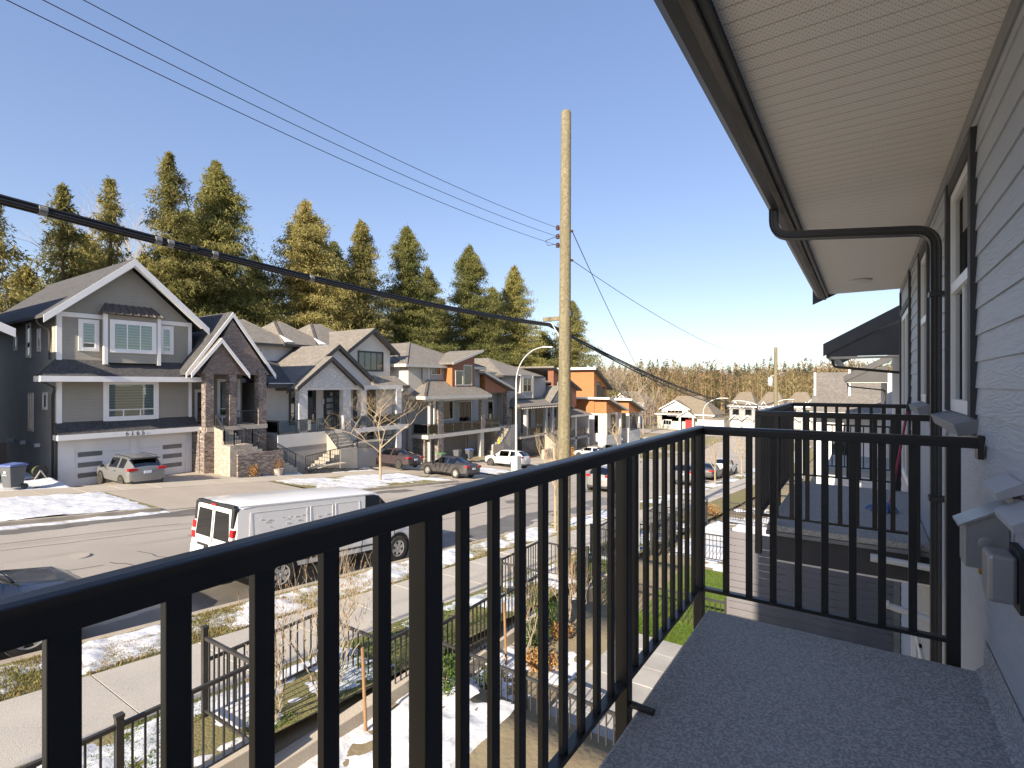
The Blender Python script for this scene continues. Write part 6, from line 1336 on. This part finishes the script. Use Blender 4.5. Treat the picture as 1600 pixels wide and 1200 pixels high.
def bare_tree(label, x, y, z, H, seed, m='twig', trunk_f=.35, depth=4, r0=None, spread=.55, up=.25, n=3, group=None, name='bare_tree', stems=1):
    t = thing(name, label, 'tree', (x, y, z), group); rnd_ = random.Random(seed); r0 = r0 or H*.012
    tr = MB(); th = H*trunk_f
    tr.tube([(0, 0, -.2), (rnd_.uniform(-.03, .03)*H*.3, rnd_.uniform(-.03, .03)*H*.3, th*.6), (0, 0, th)], [r0*1.15, r0, r0*.9], 8); tr_o = tr.build('trunk', m, None, True); tr_o.parent = t
    mb = MB()
    for i in range(max(4, n+2)):
        a = 2*math.pi*i/5+rnd_.uniform(-.4, .4); zz = th*rnd_.uniform(.75, 1.0) if i else th
        d = Vector((math.cos(a)*spread, math.sin(a)*spread, .75)) if i else Vector((0, 0, 1))
        bare(mb, (0, 0, zz), d, (H-th)*.42, r0*.62, depth-1, rnd_, spread, up, n)
    o = mb.build('branches', m, None); o.parent = t; return t
bare_tree('bare young street tree on the snowy far verge', -25.6, 23.2, g(23.2)+.1, 7.9, 3, 'twig', .30, 5, .065, .66, .12, 3, 'bare street trees')
bare_tree('slim bare street tree in front of the orange house', -25.8, 62.5, g(62.5)+.1, 6.5, 5, 'twig', .42, 3, .09, .55, .2, 3, 'bare street trees')
bare_tree('thin bare sapling on the near verge behind the middle pickets', -9.9, 17.8, g(17.8)+.1, 4.4, 8, 'twig', .4, 4, .045, .4, .35, 3, 'bare street trees')
bare_tree('bare sapling on the near verge right of the railing corner', -9.9, 44, g(44)+.1, 4.4, 9, 'twig', .38, 4, .05, .5, .25, 3, 'bare street trees')
bare_tree('farther bare sapling on the near verge', -9.9, 55, g(55)+.1, 5, 10, 'twig', .38, 4, .06, .5, .25, 3, 'bare street trees')
# young multi-stem shrubs inside the fence, with wooden stakes
def shrub(label, x, y, z, H, seed, m='twig_grey', stems=7):
    t = thing('bare_shrub', label, 'shrub', (x, y, z), 'bare young shrubs by the fences'); rnd_ = random.Random(seed); mb = MB()
    for i in range(stems):
        a = rnd_.uniform(0, 6.28); d = Vector((math.cos(a)*.28, math.sin(a)*.28, 1)); bare(mb, (math.cos(a)*.04, math.sin(a)*.04, 0), d, H*rnd_.uniform(.4, .55), .014, 3, rnd_, .42, .45, 3)
    o = mb.build('branches', m, None); o.parent = t
    lf = MB()
    for v_ in rnd_.sample(mb.v, min(260, len(mb.v))):
        if v_[2] < H*.4: continue
        lf.tube([v_, (v_[0]+rnd_.uniform(-.01, .01), v_[1]+rnd_.uniform(-.01, .01), v_[2]+.03)], [.004, .007], 4)
    if lf.v: o = lf.build('buds', 'dead_leaf', None); o.parent = t
    return t
shrub('bare multi-stem shrub beside the wooden stake, in front of the van', -6.35, 4.75, -4.65, 2.1, 21, stems=9)
shrub('second bare shrub leaning over the nearest fence panel', -6.5, 4.0, -4.5, 1.7, 22, stems=6)
def stake(label, x, y, z, dx, h=1.25): tag(MB().tube([(x, y, z), (x+dx, y+.02, z+h)], .024, 8).build('tree_stake', 'stake', smooth=True), label, 'stake', 'wooden tree stakes')
stake('leaning orange-brown wooden stake beside the bare shrub', -5.75, 4.95, -5.0, -.1, 1.3)
stake('wooden stake in the snowy yard by the young tree', -5.55, 8.1, -5.25, -.06, 1.15); stake('wooden stake further along the snowy yard', -5.5, 10.6, -5.25, .03, 1.2)
shrub('bare young tree in the snowy yard tied to its stake', -5.35, 8.5, -5.25, 1.5, 24, stems=4); shrub('bare twiggy shrub at the end of the snowy yard', -5.3, 10.2, -5.25, 1.3, 25, stems=5)
def leafy(name, label, x, y, z, rad, hgt, n, m, seed, cat='shrub', group=None, size=.05):
    t = thing(name, label, cat, (x, y, z), group); r = np.random.default_rng(seed)
    d = r.normal(0, 1, (n, 3)); d /= np.linalg.norm(d, axis=1, keepdims=True); rr_ = r.random(n)**.45; P = d*rr_[:, None]*np.array([rad, rad, hgt/2])*(.75+.5*vn(d[:, 0]*3+5, d[:, 1]*3+d[:, 2]*2+9, seed))[:, None]+np.array([0, 0, hgt*.5])
    a = r.normal(0, 1, (n, 3)); a /= np.linalg.norm(a, axis=1, keepdims=True); b = np.cross(a, r.normal(0, 1, (n, 3))); b /= np.linalg.norm(b, axis=1, keepdims=True); s_ = size*r.uniform(.6, 1.3, n)[:, None]
    V = np.stack([P, P+a*s_*.5+b*s_*.3, P+a*s_, P+a*s_*.5-b*s_*.3], 1).reshape(-1, 3); o = raw('foliage', V, np.arange(4*n).reshape(-1, 4), m); o.parent = t
    st_ = MB()
    rnd_ = random.Random(seed)
    for i in range(7): st_.tube([(0, 0, 0), (rnd_.uniform(-.5, .5)*rad, rnd_.uniform(-.5, .5)*rad, hgt*.7)], [.012, .005], 4)
    so = st_.build('stems', 'twig_grey', None); so.parent = t; return t
GS = 'small evergreen shrubs inside the fences'
leafy('evergreen_shrub', 'leafy green shrub at the foot of the thick fence post', -5.5, 6.3, -4.9, .3, .7, 900, 'shrub_leaf', 1, group=GS); leafy('evergreen_shrub', 'rounded green shrub in the snowy yard by the fence', -5.4, 8.9, -5.25, .28, .62, 800, 'shrub_leaf', 2, group=GS)
leafy('evergreen_shrub', 'green shrub in the middle of the snowy yard fence', -5.6, 9.7, -5.25, .3, .75, 900, 'shrub_leaf', 3, group=GS); leafy('evergreen_shrub', 'green shrub at the bottom edge below the railing', -5.2, 7.1, -5.25, .22, .5, 600, 'shrub_leaf', 4, group=GS)
leafy('evergreen_shrub', 'green hedge shrub beside the divider fence', -5.3, 12.6, -5.6, .4, .9, 900, 'shrub_leaf', 5, group=GS)
GD = 'dry bushes and leaf litter'
leafy('dry_bush', 'heap of dry brown leaves in the snowy yard', -5.0, 8.4, -5.25, .35, .28, 700, 'dead_leaf', 6, 'bush', GD, .06); leafy('dry_bush', 'dry grass clump at the foot of the second stake', -5.2, 9.6, -5.25, .25, .3, 500, 'dead_leaf', 7, 'bush', GD, .06)
leafy('dry_bush', 'orange dry bush before the white car by the pole', -30.6, 70.4, g(70), .9, 1.5, 900, 'dead_leaf', 8, 'bush', GD, .16)
leafy('dry_bush', 'dry ochre bush left of the stone planter at the porch steps', -31.4, 18.2, g(18)+.1, .3, .7, 400, 'dead_leaf', 9, 'bush', GD, .1)
leafy('dry_bush', 'dry orange shrub in front of the hipped grey house', -30.4, 58.5, g(58), .7, 1.9, 700, 'dead_leaf', 13, 'bush', GD, .14)
leafy('dry_bush', 'brown bush by the fence past the driveway crossing', -6.4, 27.5, g(27.5), .5, .7, 600, 'dead_leaf', 14, 'bush', GD, .08)
t = thing('planter', 'stone planter with dry orange grasses at the foot of the steps', 'planter', (-31.5, 19.9, g(20)+.1))
MB().lathe([(.22, 0), (.30, .42), (.33, .45), (.28, .43)], (-31.5, 19.9, g(20)+.1), 12).build('pot', 'concrete_worn', t, smooth=True); lf = leafy('grasses', '', -31.5, 19.9, g(20)+.5, .35, .7, 500, 'dead_leaf', 10)
for kk in ('label', 'category'):
    if kk in lf: del lf[kk]
for ch in list(lf.children): ch.parent = None; ch.location = (-31.5, 19.9, g(20)+.5); adopt(ch, t); ch.name = 'grasses'
bpy.data.objects.remove(lf)
# background wood
def wood(label, n, m, seed, tlo, thi, u0, u1, H0, H1, kind='bare', name='wood'):
    r = np.random.default_rng(seed); Vs = []; s_, c_ = math.sin(YAW), math.cos(YAW)
    for i in range(n):
        u = r.uniform(u0, u1); k = (u-800)/822; t = tlo+(thi-tlo)*r.random()**.8; X, Y = t*(-s_+k*c_), t*(c_+k*s_)
        if Y < 132 and X > -48: continue
        z = g(Y)+(t-tlo)*.022; H = r.uniform(H0, H1)*(.8+.4*vn(np.array([X*.02]), np.array([Y*.02]), 3)[0])
        if kind == 'bare':
            q = 95; a = r.uniform(0, 6.28, q); f = r.random(q)**.7; rad = H*.24*np.sin(np.pi*np.clip(f*.8+.15, 0, 1))*r.random(q)**.5
            P = np.stack([X+np.cos(a)*rad, Y+np.sin(a)*rad, z+H*(.2+.75*f)], -1); ln = H*r.uniform(.05, .13, q); b2 = a+r.normal(0, .7, q); D = np.stack([np.cos(b2)*ln*.8, np.sin(b2)*ln*.8, ln*r.uniform(.1, 1., q)], -1)
            w = np.stack([np.cos(a+1.57), np.sin(a+1.57), 0*a], -1)*(.06+H*.009*r.random(q))[:, None]
            Vs.append(np.stack([P, P+D*.5+w, P+D, P+D*.5-w], 1).reshape(-1, 3))
            P0 = np.array([[X, Y, z]]); w = np.array([[.16, .05, 0]]); Vs.append(np.concatenate([P0-w, P0+w, P0+w*.3+[[0, 0, H*.75]], P0-w*.3+[[0, 0, H*.75]]]))
        else:
            q = 190; f = r.random(q)**.7; a = r.uniform(0, 6.28, q); rad = H*.17*(1-f)**.85*(.6+.5*r.random(q))
            P = np.stack([X+np.cos(a)*rad*.55, Y+np.sin(a)*rad*.55, z+H*(.06+.94*f)], -1); ln = .5+rad*.7; D = np.stack([np.cos(a)*ln, np.sin(a)*ln, -ln*.5], -1)
            w = np.stack([np.cos(a+1.57), np.sin(a+1.57), 0*a], -1)*(.25*ln+.15)[:, None]; Vs.append(np.stack([P, P+D*.5+w, P+D, P+D*.5-w], 1).reshape(-1, 3))
    V = np.concatenate(Vs); return tag(raw(name, V, np.arange(len(V)).reshape(-1, 4), m), label, 'woodland', kind='stuff')
wood('leafless brown wood spread behind the far houses', 1500, 'wood_brown', 5, 165, 420, 560, 1500, 13, 19)
wood('golden leafless trees among the far wood', 420, 'wood_gold', 6, 160, 330, 700, 1450, 12, 17)
wood('far evergreen wood rising over the leafless trees', 480, 'far_green', 7, 200, 460, 560, 1500, 16, 24, 'fir', 'evergreen_wood')
wood('leafless thicket closer in, around the end of the street', 130, 'wood_brown', 8, 118, 160, 900, 1080, 5, 9)
wood('pale alder thicket left of the second utility pole', 260, 'wood_gold', 9, 150, 240, 1160, 1400, 11, 15)
for i, (lab, u, v, tt, wpx, mm) in enumerate((('lone dark fir on the far skyline, middle', 1078, 577, 260, 13, 'cedar_dark'), ('far fir above the leafless wood at left', 1035, 574, 250, 12, 'cedar_dark'), ('far skyline fir near the distant mountains', 1121, 579, 300, 9, 'cedar_dark'), ('pair-top fir on the far skyline right of the mountains', 1138, 578, 290, 10, 'cedar_dark'), ('rightmost far fir before the second pole', 1162, 580, 300, 11, 'cedar_dark'), ('far skyline fir at the left end of the wood', 1018, 577, 240, 11, 'cedar_dark'), ('bright olive fir mass above the cream house roof, left half', 1103, 584, 190, 24, 'cedar'), ('bright olive fir mass above the cream house roof, right half', 1118, 582, 195, 24, 'cedar'), ('olive fir left of the cream house roof', 1050, 590, 180, 22, 'cedar_gold'))):
    k = (u-800)/822; X, Y = tt*(-math.sin(YAW)+k*math.cos(YAW)), tt*(math.cos(YAW)+k*math.sin(YAW)); zb = g(Y)+max(0, tt-160)*.022
    conifer(lab, X, Y, (600-v)/822*tt-zb, wpx/2/822*tt, 40+i, mm, .45, .9, 0, zb, 'distant firs in the wood', 'fir_tree')
for i, (lab, u, v, tt, H) in enumerate((('tall bare tree rising over the wood beside the sagging cables', 985, 540, 140, 0), ('bare tree behind the orange house', 965, 560, 135, 0), ('bare spreading tree in front of the far pale house', 1020, 600, 125, 0), ('bare tree left of the far cream house', 1005, 590, 118, 0), ('wispy bare tree between the two conifers at left', 207, 288, 66, 0))):
    k = (u-800)/822; X, Y = tt*(-math.sin(YAW)+k*math.cos(YAW)), tt*(math.cos(YAW)+k*math.sin(YAW)); z = g(Y); Hh = (600-v)/822*tt-z
    bare_tree(lab, X, Y, z, Hh, 60+i, 'twig_grey', .3, 5, Hh*.011, .5, .2, 3, 'bare trees at the wood edge')
# snow mountains on the horizon
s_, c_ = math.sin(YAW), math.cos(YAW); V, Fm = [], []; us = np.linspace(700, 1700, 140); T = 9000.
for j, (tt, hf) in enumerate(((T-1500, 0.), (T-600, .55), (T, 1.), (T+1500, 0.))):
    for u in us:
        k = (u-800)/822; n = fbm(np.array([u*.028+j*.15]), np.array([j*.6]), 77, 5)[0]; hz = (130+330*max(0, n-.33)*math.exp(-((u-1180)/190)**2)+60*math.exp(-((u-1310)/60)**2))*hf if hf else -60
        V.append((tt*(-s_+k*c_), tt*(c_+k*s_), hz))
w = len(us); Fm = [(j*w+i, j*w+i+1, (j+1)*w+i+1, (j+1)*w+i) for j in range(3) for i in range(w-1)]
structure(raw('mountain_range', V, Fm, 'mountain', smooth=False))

# ================================================================ small things in front of the houses
def bin_(label, x, y, z, lid, rz=0, word=False):
    t = thing('wheeled_bin', label, 'bin', (0, 0, 0), 'wheeled bins')
    b = MB(); a0, a1 = .22, .30
    b.add([(-a0,-a0,.12),(a0,-a0,.12),(a0,a0,.12),(-a0,a0,.12),(-a1,-a1,.98),(a1,-a1,.98),(a1,a1,.98),(-a1,a1,.98)], [(0,3,2,1),(4,5,6,7),(0,1,5,4),(1,2,6,5),(2,3,7,6),(3,0,4,7)]); b.build('bin_body', 'bin_grey', t, bevel=.03)
    MB().prism([(-.33, -.33, .985), (.34, -.33, .985), (.30, -.33, 1.06), (-.2, -.33, 1.10), (-.33, -.33, 1.05)], (0, .66, 0)).build('lid', lid, t, bevel=.02)
    MB().tube([(-.36, -.2, 1.0), (-.36, .2, 1.0)], .02, 6).build('handle', 'plastic_black', t)
    for s in (-1, 1): MB().lathe([(.12, -.03), (.12, .03)], (-.22, s*.27, .12), 16, 'y').build('wheel', 'tyre', t)
    if word:
        text('lettering', 'SURREY', .075, 'ink_white', t, (.30, 0, .62), (R(85), 0, R(90)), .002)
        MB().prism([(.282, -.06, .72), (.282, .06, .72), (.282, .06, .76), (.282, 0, .83), (.282, -.06, .76)], (.012, 0, 0)).build('logo', 'ink_white', t)
    t.location = (x, y, z); t.rotation_euler = (0, 0, R(rz)); return t
bin_('large grey bin with blue lid at the left edge on the snow', -32.3, 7.3, G(-32.3, 7.3)+.05, 'bin_blue', -70, True).scale = (1.15, 1.15, 1.1)
bin_('black bin with green lid before the river stone columns', -32.6, 36.9, G(-32.6, 36.9)+.1, 'bin_green', 0)
bin_('grey bin with grey lid between the coloured ones', -32.4, 39.0, -7.4, 'bin_grey', 10); bin_('bin with blue lid before the taupe garage', -32.2, 40.6, -7.45, 'bin_blue', -10)
t = thing('hose_reel', 'garden hose reel with lime hose beside the garage', 'hose reel', (-35.0, 8.9, -4.9))
MB().lathe([(.30, -.2), (.32, -.18), (.2, -.16), (.2, .16), (.32, .18), (.30, .2)], (-35.0, 8.9, -4.45), 16, 'x').build('drum', 'plastic_black', t, smooth=True)
hp = [( -35.0+.15*math.sin(i*.07), 8.9+.26*math.cos(i*.5), -4.45+.26*math.sin(i*.5)) for i in range(90)]; MB().tube(hp, .025, 5).build('hose', 'hose_lime', t, smooth=True)
for q in (-.22, .22): MB().bar((-35+q, 8.6, -4.95), (-35+q, 8.9, -4.4), .05).bar((-35+q, 9.2, -4.95), (-35+q, 8.9, -4.4), .05).build('frame_leg', 'trim_cream', t)
t = thing('porch_table', 'small white side table with plant on the stone porch', 'table', (-36.3, 18.9, -2.72))
box('table_top', 'trim_white', t, -36.6, -36.0, 18.6, 19.3, -2.2, -2.15)
for x in (-36.55, -36.1):
    for y in (18.65, 19.2): box('leg', 'trim_white', t, x, x+.05, y, y+.05, -2.72, -2.2)
lf = leafy('pot_plant', 'small green pot plant on the white porch table', -36.3, 18.95, -2.15, .22, .35, 250, 'shrub_leaf', 12, 'plant', None, .1)
t = thing('patio_table', 'low dark patio table with benches on the glass-railed deck', 'table', (-34.3, 40.2, -4.75)); box('table_top', 'trim_cream', t, -34.6, -34.0, 39.0, 41.6, -4.1, -4.04); box('base', 'charcoal', t, -34.5, -34.1, 39.3, 41.3, -4.75, -4.1)
tag(MB().lathe([(.12, 0), (.14, .2), (.08, .38), (.11, .52), (.03, .62)], (-32.6, 46.2, -6.4), 10).build('yellow_figure', 'yellow', smooth=True), 'bright yellow garden ornament on the stair wall', 'ornament')
